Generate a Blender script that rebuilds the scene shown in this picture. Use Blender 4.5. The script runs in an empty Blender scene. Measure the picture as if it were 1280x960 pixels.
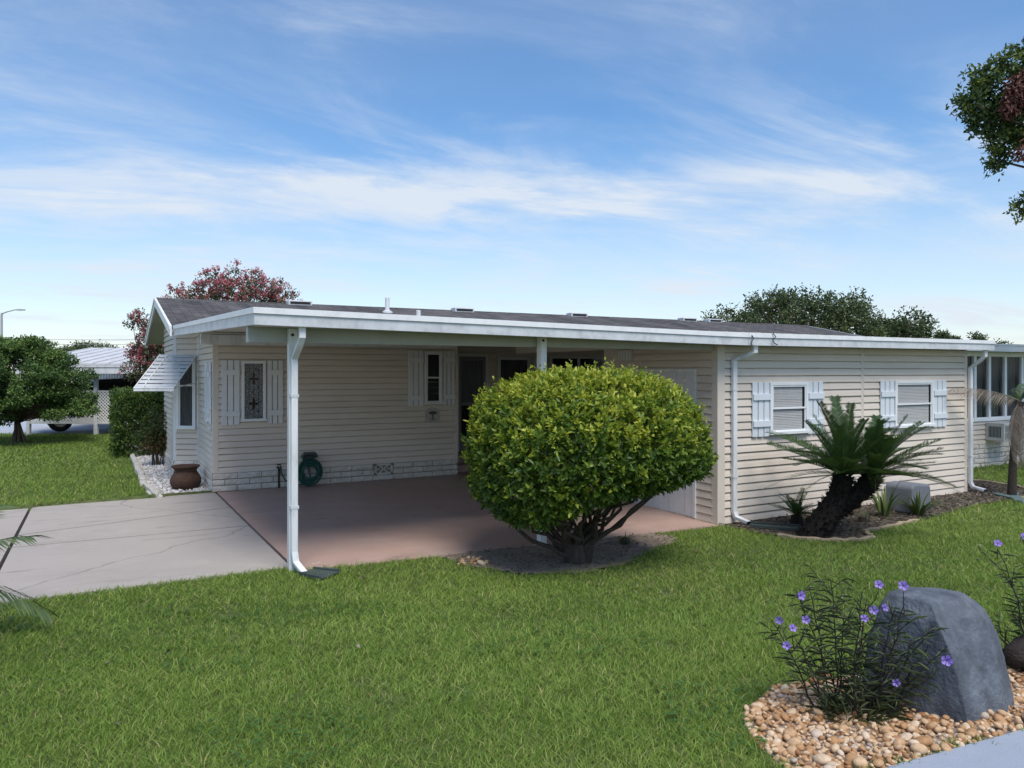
import bpy, math, random
import numpy as np
from mathutils import Vector, Matrix, Euler
R = math.radians
random.seed(7)
rng = np.random.default_rng(11)
scene = bpy.context.scene
COL = scene.collection

# ------------------------------------------------------------------ camera, sky, sun, exposure
CAM = (-1.7185, -7.9066, 2.05)
YAW = R(28.85)
cam = bpy.data.cameras.new('camera'); camo = bpy.data.objects.new('camera', cam); COL.objects.link(camo)
cam.sensor_width = 36.0; cam.lens = 36.0 * 940 / 1280
cam.shift_y = -16.5 / 1280
cam.clip_start = 0.05; cam.clip_end = 2000
camo.location = CAM; camo.rotation_euler = (R(90), 0, -YAW)
scene.camera = camo

SUN_EL, SUN_AZ = R(60), R(-96)          # azimuth measured in plan from +x (house long side), negative = street side
w = bpy.data.worlds.new('World'); scene.world = w; w.use_nodes = True
wt = w.node_tree; wt.nodes.clear()
def wn(t, **k):
    n = wt.nodes.new(t)
    for a, b in k.items(): setattr(n, a, b)
    return n
def wl(a, b): wt.links.new(a, b)
sky = wn('ShaderNodeTexSky', sky_type='NISHITA', sun_disc=False)
sky.sun_elevation = SUN_EL
sky.sun_rotation = R(90) - SUN_AZ
sky.altitude = 0; sky.air_density = 1.0; sky.dust_density = 0.3; sky.ozone_density = 2.6
tc = wn('ShaderNodeTexCoord')
sep = wn('ShaderNodeSeparateXYZ'); wl(tc.outputs['Generated'], sep.inputs[0])
def wmath(op, a, b=None, clamp=False):
    n = wn('ShaderNodeMath', operation=op, use_clamp=clamp)
    for i, q in enumerate((a, b)):
        if q is None: continue
        if isinstance(q, (int, float)): n.inputs[i].default_value = q
        else: wl(q, n.inputs[i])
    return n.outputs[0]
# cirrus on a flat high layer: direction divided by height
zz = wmath('MAXIMUM', sep.outputs[2], 0.0)
zd = wmath('ADD', zz, 0.12)
px = wmath('DIVIDE', sep.outputs[0], zd); py = wmath('DIVIDE', sep.outputs[1], zd)
comb = wn('ShaderNodeCombineXYZ'); wl(px, comb.inputs[0]); wl(py, comb.inputs[1])
def cloud(scale, rot, stretch, detail, rough, lo, hi, off, dist=0.6):
    mp = wn('ShaderNodeMapping'); wl(comb.outputs[0], mp.inputs[0])
    mp.inputs['Rotation'].default_value = (0, 0, rot); mp.inputs['Scale'].default_value = (scale * stretch, scale, 1)
    mp.inputs['Location'].default_value = off
    nz = wn('ShaderNodeTexNoise'); wl(mp.outputs[0], nz.inputs['Vector'])
    nz.inputs['Scale'].default_value = 1; nz.inputs['Detail'].default_value = detail
    nz.inputs['Roughness'].default_value = rough; nz.inputs['Distortion'].default_value = dist
    mr = wn('ShaderNodeMapRange', interpolation_type='SMOOTHSTEP'); wl(nz.outputs['Fac'], mr.inputs[0])
    mr.inputs[1].default_value = lo; mr.inputs[2].default_value = hi
    return mr.outputs[0]
big = cloud(1.25, R(16), 0.62, 8, 0.62, 0.40, 0.76, (4.6, 2.3, 0), 0.5)
fine = cloud(2.6, R(12), 0.42, 9, 0.64, 0.34, 0.78, (0.4, 5.2, 0), 0.9)
veil = cloud(0.5, R(35), 0.6, 4, 0.5, 0.3, 0.8, (7.3, 2.2, 0), 0.2)
m1 = wmath('MULTIPLY', big, wmath('ADD', wmath('MULTIPLY', fine, 0.85), 0.25), True)
soft = cloud(1.5, R(8), 0.48, 7, 0.60, 0.42, 0.66, (9.4, 3.3, 0), 0.5)
bd = wmath('SUBTRACT', 1.0, wmath('MULTIPLY', wmath('ABSOLUTE', wmath('SUBTRACT', zz, 0.235)), 7.5), True)
m2 = wmath('ADD', wmath('ADD', wmath('MULTIPLY', m1, 1.0), wmath('MULTIPLY', veil, 0.20), True), wmath('MULTIPLY', wmath('MULTIPLY', soft, bd), 0.85), True)
hz = wn('ShaderNodeMapRange', interpolation_type='SMOOTHSTEP'); wl(zz, hz.inputs[0])
hz.inputs[1].default_value = 0.0; hz.inputs[2].default_value = 0.34; hz.inputs[3].default_value = 0.78; hz.inputs[4].default_value = 0.0
mask = wmath('MINIMUM', wmath('ADD', wmath('MULTIPLY', m2, 0.85), wmath('MULTIPLY', hz.outputs[0], 0.62)), 0.92)
mix = wn('ShaderNodeMix', data_type='RGBA'); wl(mask, mix.inputs['Factor']); hs = wn('ShaderNodeHueSaturation'); hs.inputs['Saturation'].default_value = 1.22; hs.inputs['Value'].default_value = 1.08; wl(sky.outputs[0], hs.inputs['Color']); wl(hs.outputs[0], mix.inputs['A'])
mix.inputs['B'].default_value = (4.75, 5.15, 5.7, 1)
bg = wn('ShaderNodeBackground'); wl(mix.outputs['Result'], bg.inputs[0]); bg.inputs[1].default_value = 0.070
wo = wn('ShaderNodeOutputWorld'); wl(bg.outputs[0], wo.inputs[0])

sl = bpy.data.lights.new('sun', 'SUN'); sl.energy = 1.6; sl.angle = R(30); sl.color = (1.0, 0.93, 0.84)
so = bpy.data.objects.new('sun', sl); COL.objects.link(so)
sd = Vector((math.cos(SUN_EL) * math.cos(SUN_AZ), math.cos(SUN_EL) * math.sin(SUN_AZ), math.sin(SUN_EL)))
so.rotation_euler = sd.to_track_quat('Z', 'Y').to_euler(); so.location = (20, -15, 30)
vs = scene.view_settings
vs.view_transform = 'Standard'; vs.look = 'None'; vs.gamma = 1; vs.use_curve_mapping = False; vs.exposure = 1.2
scene.cycles.max_bounces = 8; scene.cycles.diffuse_bounces = 4; scene.cycles.transparent_max_bounces = 8

# ------------------------------------------------------------------ materials
def nodes_of(m):
    m.use_nodes = True; nt = m.node_tree; return nt, nt.nodes['Principled BSDF']
def M(name, base, rough=0.6, var=0.12, scale=6, bump=0.0, bscale=60, spec=0.35, metal=0.0, dark=None, damt=0.0, dscale=2.0, stretch=(1, 1, 1), coat=0):
    """base colour with fine noise variation, an optional second colour in large patches, and a fine bump"""
    m = bpy.data.materials.new(name); nt, p = nodes_of(m)
    N = nt.nodes.new; L = nt.links.new
    tcn = N('ShaderNodeTexCoord'); mp = N('ShaderNodeMapping'); mp.inputs['Scale'].default_value = stretch
    L(tcn.outputs['Object'], mp.inputs[0])
    nz = N('ShaderNodeTexNoise'); nz.inputs['Scale'].default_value = scale; nz.inputs['Detail'].default_value = 6; nz.inputs['Roughness'].default_value = 0.65
    L(mp.outputs[0], nz.inputs['Vector'])
    hs = N('ShaderNodeMix'); hs.data_type = 'RGBA'
    mr = N('ShaderNodeMapRange'); mr.inputs[1].default_value = 0.3; mr.inputs[2].default_value = 0.7
    L(nz.outputs['Fac'], mr.inputs[0]); L(mr.outputs[0], hs.inputs['Factor'])
    hs.inputs['A'].default_value = tuple(c * (1 - var) for c in base) + (1,)
    hs.inputs['B'].default_value = tuple(min(1, c * (1 + var)) for c in base) + (1,)
    out = hs.outputs['Result']
    if dark is not None:
        n2 = N('ShaderNodeTexNoise'); n2.inputs['Scale'].default_value = dscale; n2.inputs['Detail'].default_value = 8; n2.inputs['Roughness'].default_value = 0.7
        L(mp.outputs[0], n2.inputs['Vector'])
        r2 = N('ShaderNodeMapRange'); r2.interpolation_type = 'SMOOTHSTEP'; r2.inputs[1].default_value = 0.42; r2.inputs[2].default_value = 0.75; r2.inputs[4].default_value = damt
        L(n2.outputs['Fac'], r2.inputs[0])
        mx = N('ShaderNodeMix'); mx.data_type = 'RGBA'; L(r2.outputs[0], mx.inputs['Factor']); L(out, mx.inputs['A'])
        mx.inputs['B'].default_value = tuple(dark) + (1,); out = mx.outputs['Result']
    L(out, p.inputs['Base Color'])
    p.inputs['Roughness'].default_value = rough; p.inputs['Metallic'].default_value = metal
    p.inputs['Specular IOR Level'].default_value = spec
    if coat: p.inputs['Coat Weight'].default_value = coat
    if bump:
        nb = N('ShaderNodeTexNoise'); nb.inputs['Scale'].default_value = bscale; nb.inputs['Detail'].default_value = 5
        L(mp.outputs[0], nb.inputs['Vector'])
        bp = N('ShaderNodeBump'); bp.inputs['Strength'].default_value = bump; bp.inputs['Distance'].default_value = 0.02
        L(nb.outputs['Fac'], bp.inputs['Height']); L(bp.outputs[0], p.inputs['Normal'])
    return m
def leafmat(name, ramp, rough=0.45, trans=0.3, spec=0.35):
    """colour from each leaf's own random 'tint' value; light passes through the blade"""
    m = bpy.data.materials.new(name); nt, p = nodes_of(m); N = nt.nodes.new; L = nt.links.new
    at = N('ShaderNodeAttribute'); at.attribute_name = 'tint'
    cr = N('ShaderNodeValToRGB'); L(at.outputs['Fac'], cr.inputs[0])
    e = cr.color_ramp.elements
    e[0].position, e[0].color = ramp[0][0], tuple(ramp[0][1]) + (1,)
    e[1].position, e[1].color = ramp[-1][0], tuple(ramp[-1][1]) + (1,)
    for q, c in ramp[1:-1]:
        k = e.new(q); k.color = tuple(c) + (1,)
    L(cr.outputs[0], p.inputs['Base Color']); p.inputs['Roughness'].default_value = rough; p.inputs['Specular IOR Level'].default_value = spec
    if trans:
        tr = N('ShaderNodeBsdfTranslucent'); L(cr.outputs[0], tr.inputs[0])
        ms = N('ShaderNodeMixShader'); ms.inputs[0].default_value = trans
        L(p.outputs[0], ms.inputs[1]); L(tr.outputs[0], ms.inputs[2])
        L(ms.outputs[0], nt.nodes['Material Output'].inputs[0])
    return m
def glassmat(name, tint=(0.02, 0.025, 0.03), clear=0.5):
    m = bpy.data.materials.new(name); nt, p = nodes_of(m); N = nt.nodes.new; L = nt.links.new
    p.inputs['Base Color'].default_value = tuple(tint) + (1,); p.inputs['Roughness'].default_value = 0.06
    tr = N('ShaderNodeBsdfTransparent'); ms = N('ShaderNodeMixShader'); ms.inputs[0].default_value = clear
    L(p.outputs[0], ms.inputs[1]); L(tr.outputs[0], ms.inputs[2]); L(ms.outputs[0], nt.nodes['Material Output'].inputs[0])
    return m
MAT = dict(
    siding=M('cream_siding', (0.665, 0.59, 0.51), 0.55, 0.05, 1.3, 0.08, 90, dark=(0.46, 0.41, 0.355), damt=0.45, dscale=1.1, stretch=(0.4, 0.4, 2)),
    trim=M('cream_trim', (0.635, 0.565, 0.49), 0.5, 0.05, 2),
    white=M('white_painted_metal', (0.74, 0.76, 0.78), 0.42, 0.05, 3, dark=(0.40, 0.41, 0.40), damt=0.65, dscale=5, stretch=(1.4, 1.4, 0.3)),
    gutter=M('weathered_gutter', (0.60, 0.63, 0.66), 0.45, 0.10, 9, 0.05, 40, dark=(0.30, 0.31, 0.32), damt=0.6, dscale=7, stretch=(0.6, 0.6, 0.5)),
    edge=M('white_roof_edge', (0.80, 0.82, 0.84), 0.45, 0.05, 6, dark=(0.5, 0.5, 0.5), damt=0.4, dscale=5),
    soffit=M('soffit_paint', (0.56, 0.55, 0.50), 0.6, 0.05, 3),
    beam=M('shaded_beam_paint', (0.42, 0.43, 0.41), 0.55, 0.08, 4),  # white metal beam, with the shade under the roof put into its grey
    shutter=M('shutter_paint', (0.66, 0.71, 0.75), 0.5, 0.05, 5, dark=(0.45, 0.48, 0.5), damt=0.3, dscale=5),
    shutter_cream=M('shutter_cream_paint', (0.68, 0.69, 0.685), 0.5, 0.05, 5),
    brick=M('split_face_block', (0.66, 0.62, 0.56), 0.9, 0.16, 14, 0.9, 45, dark=(0.40, 0.36, 0.31), damt=0.6, dscale=6),
    mortar=M('mortar', (0.27, 0.24, 0.21), 0.95, 0.1, 20),
    frame=M('window_frame', (0.74, 0.76, 0.77), 0.4, 0.04, 4),
    blind=M('blind_slat', (0.82, 0.82, 0.81), 0.5, 0.05, 9),
    darkroom=M('dark_interior', (0.012, 0.012, 0.016), 0.8, 0.1, 3),
    curtain=M('curtain', (0.13, 0.14, 0.15), 0.9, 0.25, 12, stretch=(3, 3, 0.2)),
    glass=glassmat('window_glass', clear=0.84),
    door=M('door_panel', (0.22, 0.225, 0.235), 0.45, 0.06, 4),
    gdoor=M('garage_door_paint', (0.66, 0.67, 0.70), 0.45, 0.04, 3),
    slab=None, drive=None,
    black=M('black_plastic', (0.015, 0.015, 0.016), 0.5, 0.2, 5),
    bark=M('bark', (0.085, 0.066, 0.05), 0.95, 0.35, 25, 1.0, 40, stretch=(1, 1, 0.35)),
    darkbark=M('dark_bark', (0.075, 0.058, 0.045), 0.95, 0.4, 25, 1.0, 40, stretch=(1, 1, 0.35)),
    palmbark=M('palm_bark', (0.045, 0.036, 0.030), 0.95, 0.4, 22, 1.0, 40, stretch=(1, 1, 2.5)),
    greybark=M('grey_bark', (0.11, 0.09, 0.075), 0.95, 0.3, 20, 0.8, 40),
    terracotta=M('rusty_pot', (0.075, 0.038, 0.025), 0.75, 0.35, 9, 0.5, 50, dark=(0.04, 0.028, 0.022), damt=0.7, dscale=5),
    hose=M('green_hose', (0.012, 0.075, 0.062), 0.4, 0.15, 8),
    reel=M('hose_reel_plastic', (0.055, 0.075, 0.075), 0.5, 0.15, 8),
    boulder=M('grey_boulder', (0.085, 0.10, 0.122), 0.85, 0.34, 7, 0.55, 42, dark=(0.165, 0.19, 0.22), damt=0.9, dscale=3.6),
    greybox=M('grey_plastic_box', (0.15, 0.165, 0.19), 0.65, 0.1, 12, 0.25, 80),
    mulch=M('mulch', (0.10, 0.085, 0.065), 1.0, 0.5, 22, 1.0, 30, dark=(0.17, 0.15, 0.115), damt=0.7, dscale=8),
    soil=M('sandy_soil', (0.27, 0.215, 0.17), 1.0, 0.35, 16, 0.9, 40, dark=(0.15, 0.12, 0.095), damt=0.7, dscale=5),
    turfsoil=M('turf_soil', (0.080, 0.110, 0.032), 1.0, 0.4, 9, 0.8, 40, dark=(0.085, 0.07, 0.04), damt=0.5, dscale=2.2),
    farlawn=M('far_ground', (0.07, 0.12, 0.03), 1.0, 0.3, 3),
    road=M('street_concrete', (0.36, 0.40, 0.46), 0.85, 0.12, 2),
    walk=M('painted_walkway', (0.31, 0.35, 0.42), 0.6, 0.05, 5, 0.15, 90, dark=(0.25, 0.285, 0.34), damt=0.3, dscale=3),
    edging=M('tan_edging', (0.36, 0.29, 0.20), 0.9, 0.25, 12, 0.5, 60, dark=(0.16, 0.13, 0.1), damt=0.6, dscale=6),
    whitebrick=M('white_edging_brick', (0.55, 0.53, 0.49), 0.9, 0.2, 12, 0.6, 60, dark=(0.24, 0.21, 0.17), damt=0.7, dscale=9),
    log=M('old_log', (0.040, 0.031, 0.028), 0.95, 0.4, 12, 1.0, 30, stretch=(0.4, 2, 2)),
    sleeve=M('green_drain_sleeve', (0.10, 0.15, 0.15), 0.6, 0.2, 9),
    splash=M('dark_splash_block', (0.055, 0.075, 0.070), 0.7, 0.2, 12),
    whiteroof=M('white_metal_roof', (0.56, 0.57, 0.58), 0.6, 0.12, 5, dark=(0.38, 0.40, 0.43), damt=0.5, dscale=3),
    lattice=M('lattice_paint', (0.68, 0.69, 0.68), 0.6, 0.06, 4),
    carpaint=M('dark_car_paint', (0.012, 0.013, 0.016), 0.3, 0.1, 3),
    rubber=M('tyre_rubber', (0.018, 0.018, 0.02), 0.85, 0.2, 8),
    rim=M('wheel_rim', (0.42, 0.43, 0.44), 0.4, 0.1, 6, metal=0.6),
    lamp=M('lamp_pole_metal', (0.36, 0.37, 0.38), 0.5, 0.1, 3),
    wire=M('utility_wire', (0.25, 0.27, 0.3), 0.6, 0.05, 3),
    plaque=M('plaque_stone', (0.42, 0.40, 0.36), 0.8, 0.1, 20, 0.3, 80),
    plaquedark=M('plaque_relief', (0.10, 0.095, 0.085), 0.8, 0.1, 20),
    sagotrunk=M('sago_trunk', (0.016, 0.012, 0.010), 0.95, 0.5, 18, 1.0, 30),
    awning=M('awning_slats', (0.52, 0.55, 0.58), 0.45, 0.08, 5, dark=(0.42, 0.43, 0.44), damt=0.4, dscale=4),
    ac=M('air_conditioner_shell', (0.50, 0.50, 0.48), 0.5, 0.08, 6),
    redglass=M('red_stained_glass', (0.022, 0.006, 0.006), 0.2, 0.2, 9),
    leadglass=None,
)
# leaded textured glass
m = bpy.data.materials.new('leaded_glass'); nt, p = nodes_of(m)
tcn = nt.nodes.new('ShaderNodeTexCoord'); vo = nt.nodes.new('ShaderNodeTexVoronoi'); vo.feature = 'DISTANCE_TO_EDGE'; vo.inputs['Scale'].default_value = 22
nt.links.new(tcn.outputs['Object'], vo.inputs['Vector']); cr = nt.nodes.new('ShaderNodeValToRGB')
cr.color_ramp.elements[0].position = 0.02; cr.color_ramp.elements[0].color = (0.03, 0.03, 0.035, 1)
cr.color_ramp.elements[1].position = 0.12; cr.color_ramp.elements[1].color = (0.20, 0.21, 0.22, 1)
nt.links.new(vo.outputs['Distance'], cr.inputs[0]); nt.links.new(cr.outputs[0], p.inputs['Base Color']); p.inputs['Roughness'].default_value = 0.25
MAT['leadglass'] = m

def surf(name, base, patches, rough=0.8, bump=0.3, cracks=None, streak=None):
    """large poured surface: several scales of stain, with a fine grain"""
    m = bpy.data.materials.new(name); nt, p = nodes_of(m); N = nt.nodes.new; L = nt.links.new
    t = N('ShaderNodeTexCoord'); out = None
    base_rgb = N('ShaderNodeRGB'); base_rgb.outputs[0].default_value = tuple(base) + (1,); out = base_rgb.outputs[0]
    for col, amt, sc, lo, hi, st in patches:
        mp = N('ShaderNodeMapping'); mp.inputs['Scale'].default_value = st; L(t.outputs['Object'], mp.inputs[0])
        n = N('ShaderNodeTexNoise'); n.inputs['Scale'].default_value = sc; n.inputs['Detail'].default_value = 9; n.inputs['Roughness'].default_value = 0.68
        L(mp.outputs[0], n.inputs['Vector'])
        r = N('ShaderNodeMapRange'); r.interpolation_type = 'SMOOTHSTEP'; r.inputs[1].default_value = lo; r.inputs[2].default_value = hi; r.inputs[4].default_value = amt
        L(n.outputs['Fac'], r.inputs[0])
        x = N('ShaderNodeMix'); x.data_type = 'RGBA'; L(r.outputs[0], x.inputs['Factor']); L(out, x.inputs['A']); x.inputs['B'].default_value = tuple(col) + (1,)
        out = x.outputs['Result']
    if cracks:
        wn_ = N('ShaderNodeTexNoise'); wn_.inputs['Scale'].default_value = 1.7; wn_.inputs['Detail'].default_value = 8; L(t.outputs['Object'], wn_.inputs['Vector'])
        mv = N('ShaderNodeMix'); mv.data_type = 'RGBA'; mv.blend_type = 'ADD'; mv.inputs['Factor'].default_value = 0.45; L(t.outputs['Object'], mv.inputs['A']); L(wn_.outputs['Color'], mv.inputs['B'])
        vo = N('ShaderNodeTexVoronoi'); vo.feature = 'DISTANCE_TO_EDGE'; vo.inputs['Scale'].default_value = cracks; L(mv.outputs['Result'], vo.inputs['Vector'])
        r = N('ShaderNodeMapRange'); r.inputs[1].default_value = 0.0015; r.inputs[2].default_value = 0.005; r.inputs[3].default_value = 0.38; r.inputs[4].default_value = 0.0; L(vo.outputs['Distance'], r.inputs[0])
        x = N('ShaderNodeMix'); x.data_type = 'RGBA'; L(r.outputs[0], x.inputs['Factor']); L(out, x.inputs['A']); x.inputs['B'].default_value = (0.10, 0.09, 0.08, 1); out = x.outputs['Result']
    L(out, p.inputs['Base Color']); p.inputs['Roughness'].default_value = rough; p.inputs['Specular IOR Level'].default_value = 0.3
    nb = N('ShaderNodeTexNoise'); nb.inputs['Scale'].default_value = 120; nb.inputs['Detail'].default_value = 4; L(t.outputs['Object'], nb.inputs['Vector'])
    bp = N('ShaderNodeBump'); bp.inputs['Strength'].default_value = bump; bp.inputs['Distance'].default_value = 0.01
    L(nb.outputs['Fac'], bp.inputs['Height']); L(bp.outputs[0], p.inputs['Normal'])
    return m
MAT['slab'] = surf('painted_slab', (0.41, 0.285, 0.24), [((0.46, 0.345, 0.30), 0.8, 0.9, 0.42, 0.7, (1, 1, 1)), ((0.29, 0.20, 0.17), 0.6, 2.3, 0.5, 0.75, (0.5, 1, 1)),
    ((0.40, 0.30, 0.26), 0.35, 14, 0.5, 0.7, (1, 1, 1)), ((0.56, 0.50, 0.46), 0.9, 5.0, 0.655, 0.675, (1, 1.6, 1)), ((0.15, 0.11, 0.10), 0.55, 1.3, 0.60, 0.72, (1, 1, 1))], 0.55, 0.12)
MAT['drive'] = surf('driveway_concrete', (0.39, 0.355, 0.325), [((0.34, 0.31, 0.285), 0.8, 0.8, 0.42, 0.72, (0.7, 1.4, 1)), ((0.44, 0.41, 0.375), 0.6, 3.0, 0.5, 0.75, (1, 1, 1)),
    ((0.20, 0.175, 0.155), 0.7, 1.5, 0.56, 0.72, (0.45, 2.2, 1)), ((0.17, 0.12, 0.09), 0.5, 4.5, 0.66, 0.72, (0.6, 2.0, 1)), ((0.10, 0.09, 0.085), 0.6, 9.0, 0.70, 0.73, (1, 1, 1)), ((0.27, 0.25, 0.23), 0.5, 40, 0.55, 0.7, (1, 1, 1))], 0.85, 0.4, cracks=0.26)
# shingles: courses of tabs with weather streaks running down the slope
def shingle_mat():
    m = bpy.data.materials.new('asphalt_shingles'); nt, p = nodes_of(m); N = nt.nodes.new; L = nt.links.new
    t = N('ShaderNodeTexCoord')
    b = N('ShaderNodeTexBrick'); L(t.outputs['Object'], b.inputs['Vector'])
    b.inputs['Scale'].default_value = 1; b.inputs['Brick Width'].default_value = 0.31; b.inputs['Row Height'].default_value = 0.14
    b.inputs['Mortar Size'].default_value = 0.006; b.inputs['Bias'].default_value = 0.1
    b.inputs['Color1'].default_value = (0.088, 0.085, 0.087, 1); b.inputs['Color2'].default_value = (0.135, 0.130, 0.133, 1); b.inputs['Mortar'].default_value = (0.025, 0.024, 0.024, 1)
    n = N('ShaderNodeTexNoise'); n.inputs['Scale'].default_value = 1.1; n.inputs['Detail'].default_value = 8; n.inputs['Roughness'].default_value = 0.7
    mp = N('ShaderNodeMapping'); mp.inputs['Scale'].default_value = (1.5, 0.45, 1); L(t.outputs['Object'], mp.inputs[0]); L(mp.outputs[0], n.inputs['Vector'])
    r = N('ShaderNodeMapRange'); r.inputs[1].default_value = 0.38; r.inputs[2].default_value = 0.7; L(n.outputs['Fac'], r.inputs[0])
    x = N('ShaderNodeMix'); x.data_type = 'RGBA'; x.blend_type = 'MULTIPLY'; x.inputs['Factor'].default_value = 0.75
    cr = N('ShaderNodeValToRGB'); cr.color_ramp.elements[0].color = (0.40, 0.40, 0.41, 1); cr.color_ramp.elements[1].color = (1.35, 1.32, 1.30, 1); L(r.outputs[0], cr.inputs[0])
    L(b.outputs['Color'], x.inputs['A']); L(cr.outputs[0], x.inputs['B']); L(x.outputs['Result'], p.inputs['Base Color'])
    p.inputs['Roughness'].default_value = 0.95; p.inputs['Specular IOR Level'].default_value = 0.2
    g = N('ShaderNodeTexNoise'); g.inputs['Scale'].default_value = 90; L(t.outputs['Object'], g.inputs['Vector'])
    bp = N('ShaderNodeBump'); bp.inputs['Strength'].default_value = 0.6; bp.inputs['Distance'].default_value = 0.01; L(g.outputs['Fac'], bp.inputs['Height'])
    bp2 = N('ShaderNodeBump'); bp2.inputs['Strength'].default_value = 0.8; bp2.inputs['Distance'].default_value = 0.012; bp2.invert = True
    L(b.outputs['Fac'], bp2.inputs['Height']); L(bp.outputs[0], bp2.inputs['Normal']); L(bp2.outputs[0], p.inputs['Normal'])
    return m
MAT['shingle'] = shingle_mat()
# pebbles and gravel: colour per stone
def stonemat(name, ramp, rough=0.7):
    m = leafmat(name, ramp, rough, 0, 0.35)
    nt = m.node_tree; p = nt.nodes['Principled BSDF']; N = nt.nodes.new; L = nt.links.new
    t = N('ShaderNodeTexCoord'); n = N('ShaderNodeTexNoise'); n.inputs['Scale'].default_value = 45; n.inputs['Detail'].default_value = 5; L(t.outputs['Object'], n.inputs['Vector'])
    src = p.inputs['Base Color'].links[0].from_socket
    x = N('ShaderNodeMix'); x.data_type = 'RGBA'; x.blend_type = 'MULTIPLY'; x.inputs['Factor'].default_value = 0.55
    cr = N('ShaderNodeValToRGB'); cr.color_ramp.elements[0].position = 0.3; cr.color_ramp.elements[0].color = (0.55, 0.5, 0.45, 1); cr.color_ramp.elements[1].position = 0.65
    L(n.outputs['Fac'], cr.inputs[0]); L(src, x.inputs['A']); L(cr.outputs[0], x.inputs['B']); L(x.outputs['Result'], p.inputs['Base Color'])
    bp = N('ShaderNodeBump'); bp.inputs['Strength'].default_value = 0.35; bp.inputs['Distance'].default_value = 0.01; L(n.outputs['Fac'], bp.inputs['Height']); L(bp.outputs[0], p.inputs['Normal'])
    return m
MAT['pebble'] = stonemat('river_pebbles', [(0, (0.306, 0.149, 0.062)), (0.2, (0.449, 0.260, 0.124)), (0.5, (0.561, 0.372, 0.216)), (0.75, (0.653, 0.484, 0.315)), (0.95, (0.673, 0.549, 0.415)), (1, (0.428, 0.353, 0.299))])
MAT['gravel'] = stonemat('white_gravel', [(0, (0.42, 0.40, 0.37)), (0.4, (0.62, 0.62, 0.61)), (1, (0.78, 0.78, 0.78))])
MAT['clover'] = leafmat('clover_leaves', [(0, (0.04, 0.10, 0.02)), (1, (0.10, 0.20, 0.04))], 0.5, 0.3)
G = [(0, (0.018, 0.038, 0.008)), (0.5, (0.045, 0.088, 0.016)), (1, (0.10, 0.16, 0.035))]
MAT['grass'] = leafmat('lawn_grass', [(0, (0.083, 0.147, 0.021)), (0.35, (0.173, 0.281, 0.042)), (0.7, (0.276, 0.392, 0.076)), (0.9, (0.386, 0.458, 0.127)), (0.96, (0.427, 0.400, 0.150)), (1, (0.511, 0.443, 0.196))], 0.55, 0.4)
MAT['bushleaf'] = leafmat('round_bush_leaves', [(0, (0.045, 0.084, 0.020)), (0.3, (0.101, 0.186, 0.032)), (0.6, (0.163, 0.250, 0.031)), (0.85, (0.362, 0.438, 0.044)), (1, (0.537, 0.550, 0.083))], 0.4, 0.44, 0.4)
MAT['treeleaf'] = leafmat('dark_shrub_leaves', [(0, (0.032, 0.070, 0.024)), (0.5, (0.078, 0.153, 0.034)), (1, (0.197, 0.290, 0.070))], 0.5, 0.25)
MAT['oakleaf'] = leafmat('oak_leaves', [(0, (0.035, 0.058, 0.022)), (0.5, (0.077, 0.112, 0.042)), (1, (0.160, 0.192, 0.072))], 0.55, 0.25)
MAT['hedgeleaf'] = leafmat('hedge_leaves', [(0, (0.026, 0.055, 0.013)), (0.5, (0.058, 0.111, 0.021)), (1, (0.143, 0.208, 0.039))], 0.5, 0.25)
MAT['nandinaleaf'] = leafmat('nandina_leaves', [(0, (0.020, 0.035, 0.012)), (0.55, (0.05, 0.075, 0.02)), (0.75, (0.10, 0.10, 0.03)), (1, (0.17, 0.07, 0.035))], 0.5, 0.25)
MAT['crapeleaf'] = leafmat('crape_myrtle_leaves', [(0, (0.052, 0.061, 0.034)), (0.5, (0.095, 0.113, 0.052)), (1, (0.190, 0.172, 0.086))], 0.55, 0.25)
MAT['crapeflower'] = leafmat('crape_myrtle_blossom', [(0, (0.405, 0.092, 0.126)), (0.5, (0.607, 0.160, 0.211)), (1, (0.810, 0.338, 0.371))], 0.7, 0.3)
MAT['mapleleaf'] = leafmat('branch_leaves', [(0, (0.028, 0.055, 0.024)), (0.45, (0.069, 0.121, 0.038)), (0.8, (0.172, 0.233, 0.052)), (1, (0.293, 0.328, 0.061))], 0.5, 0.3)
MAT['deadleaf'] = leafmat('withered_leaves', [(0, (0.072, 0.029, 0.026)), (0.5, (0.143, 0.058, 0.049)), (1, (0.221, 0.111, 0.085))], 0.7, 0.25)
MAT['sagoleaf'] = leafmat('sago_frond', [(0, (0.020, 0.045, 0.015)), (0.5, (0.045, 0.092, 0.023)), (1, (0.097, 0.156, 0.039))], 0.35, 0.25, 0.5)
MAT['strapleaf'] = leafmat('strap_leaves', [(0, (0.035, 0.07, 0.02)), (0.5, (0.075, 0.12, 0.03)), (1, (0.15, 0.19, 0.06))], 0.45, 0.25)
MAT['palmleaf'] = leafmat('palm_frond', [(0, (0.04, 0.075, 0.03)), (0.5, (0.085, 0.135, 0.05)), (1, (0.16, 0.20, 0.09))], 0.45, 0.25)
MAT['palmdead'] = leafmat('dead_palm_frond', [(0, (0.12, 0.09, 0.07)), (0.5, (0.26, 0.21, 0.17)), (1, (0.38, 0.33, 0.27))], 0.7, 0.2)
MAT['ruellialeaf'] = leafmat('ruellia_leaves', [(0, (0.034, 0.054, 0.027)), (0.5, (0.071, 0.105, 0.048)), (1, (0.145, 0.187, 0.076))], 0.5, 0.25)
MAT['ruelliastem'] = M('ruellia_stem', (0.026, 0.022, 0.022), 0.7, 0.3, 20)
MAT['petal'] = leafmat('purple_petal', [(0, (0.20, 0.11, 0.52)), (0.5, (0.29, 0.18, 0.66)), (1, (0.42, 0.32, 0.78))], 0.6, 0.3)

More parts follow.
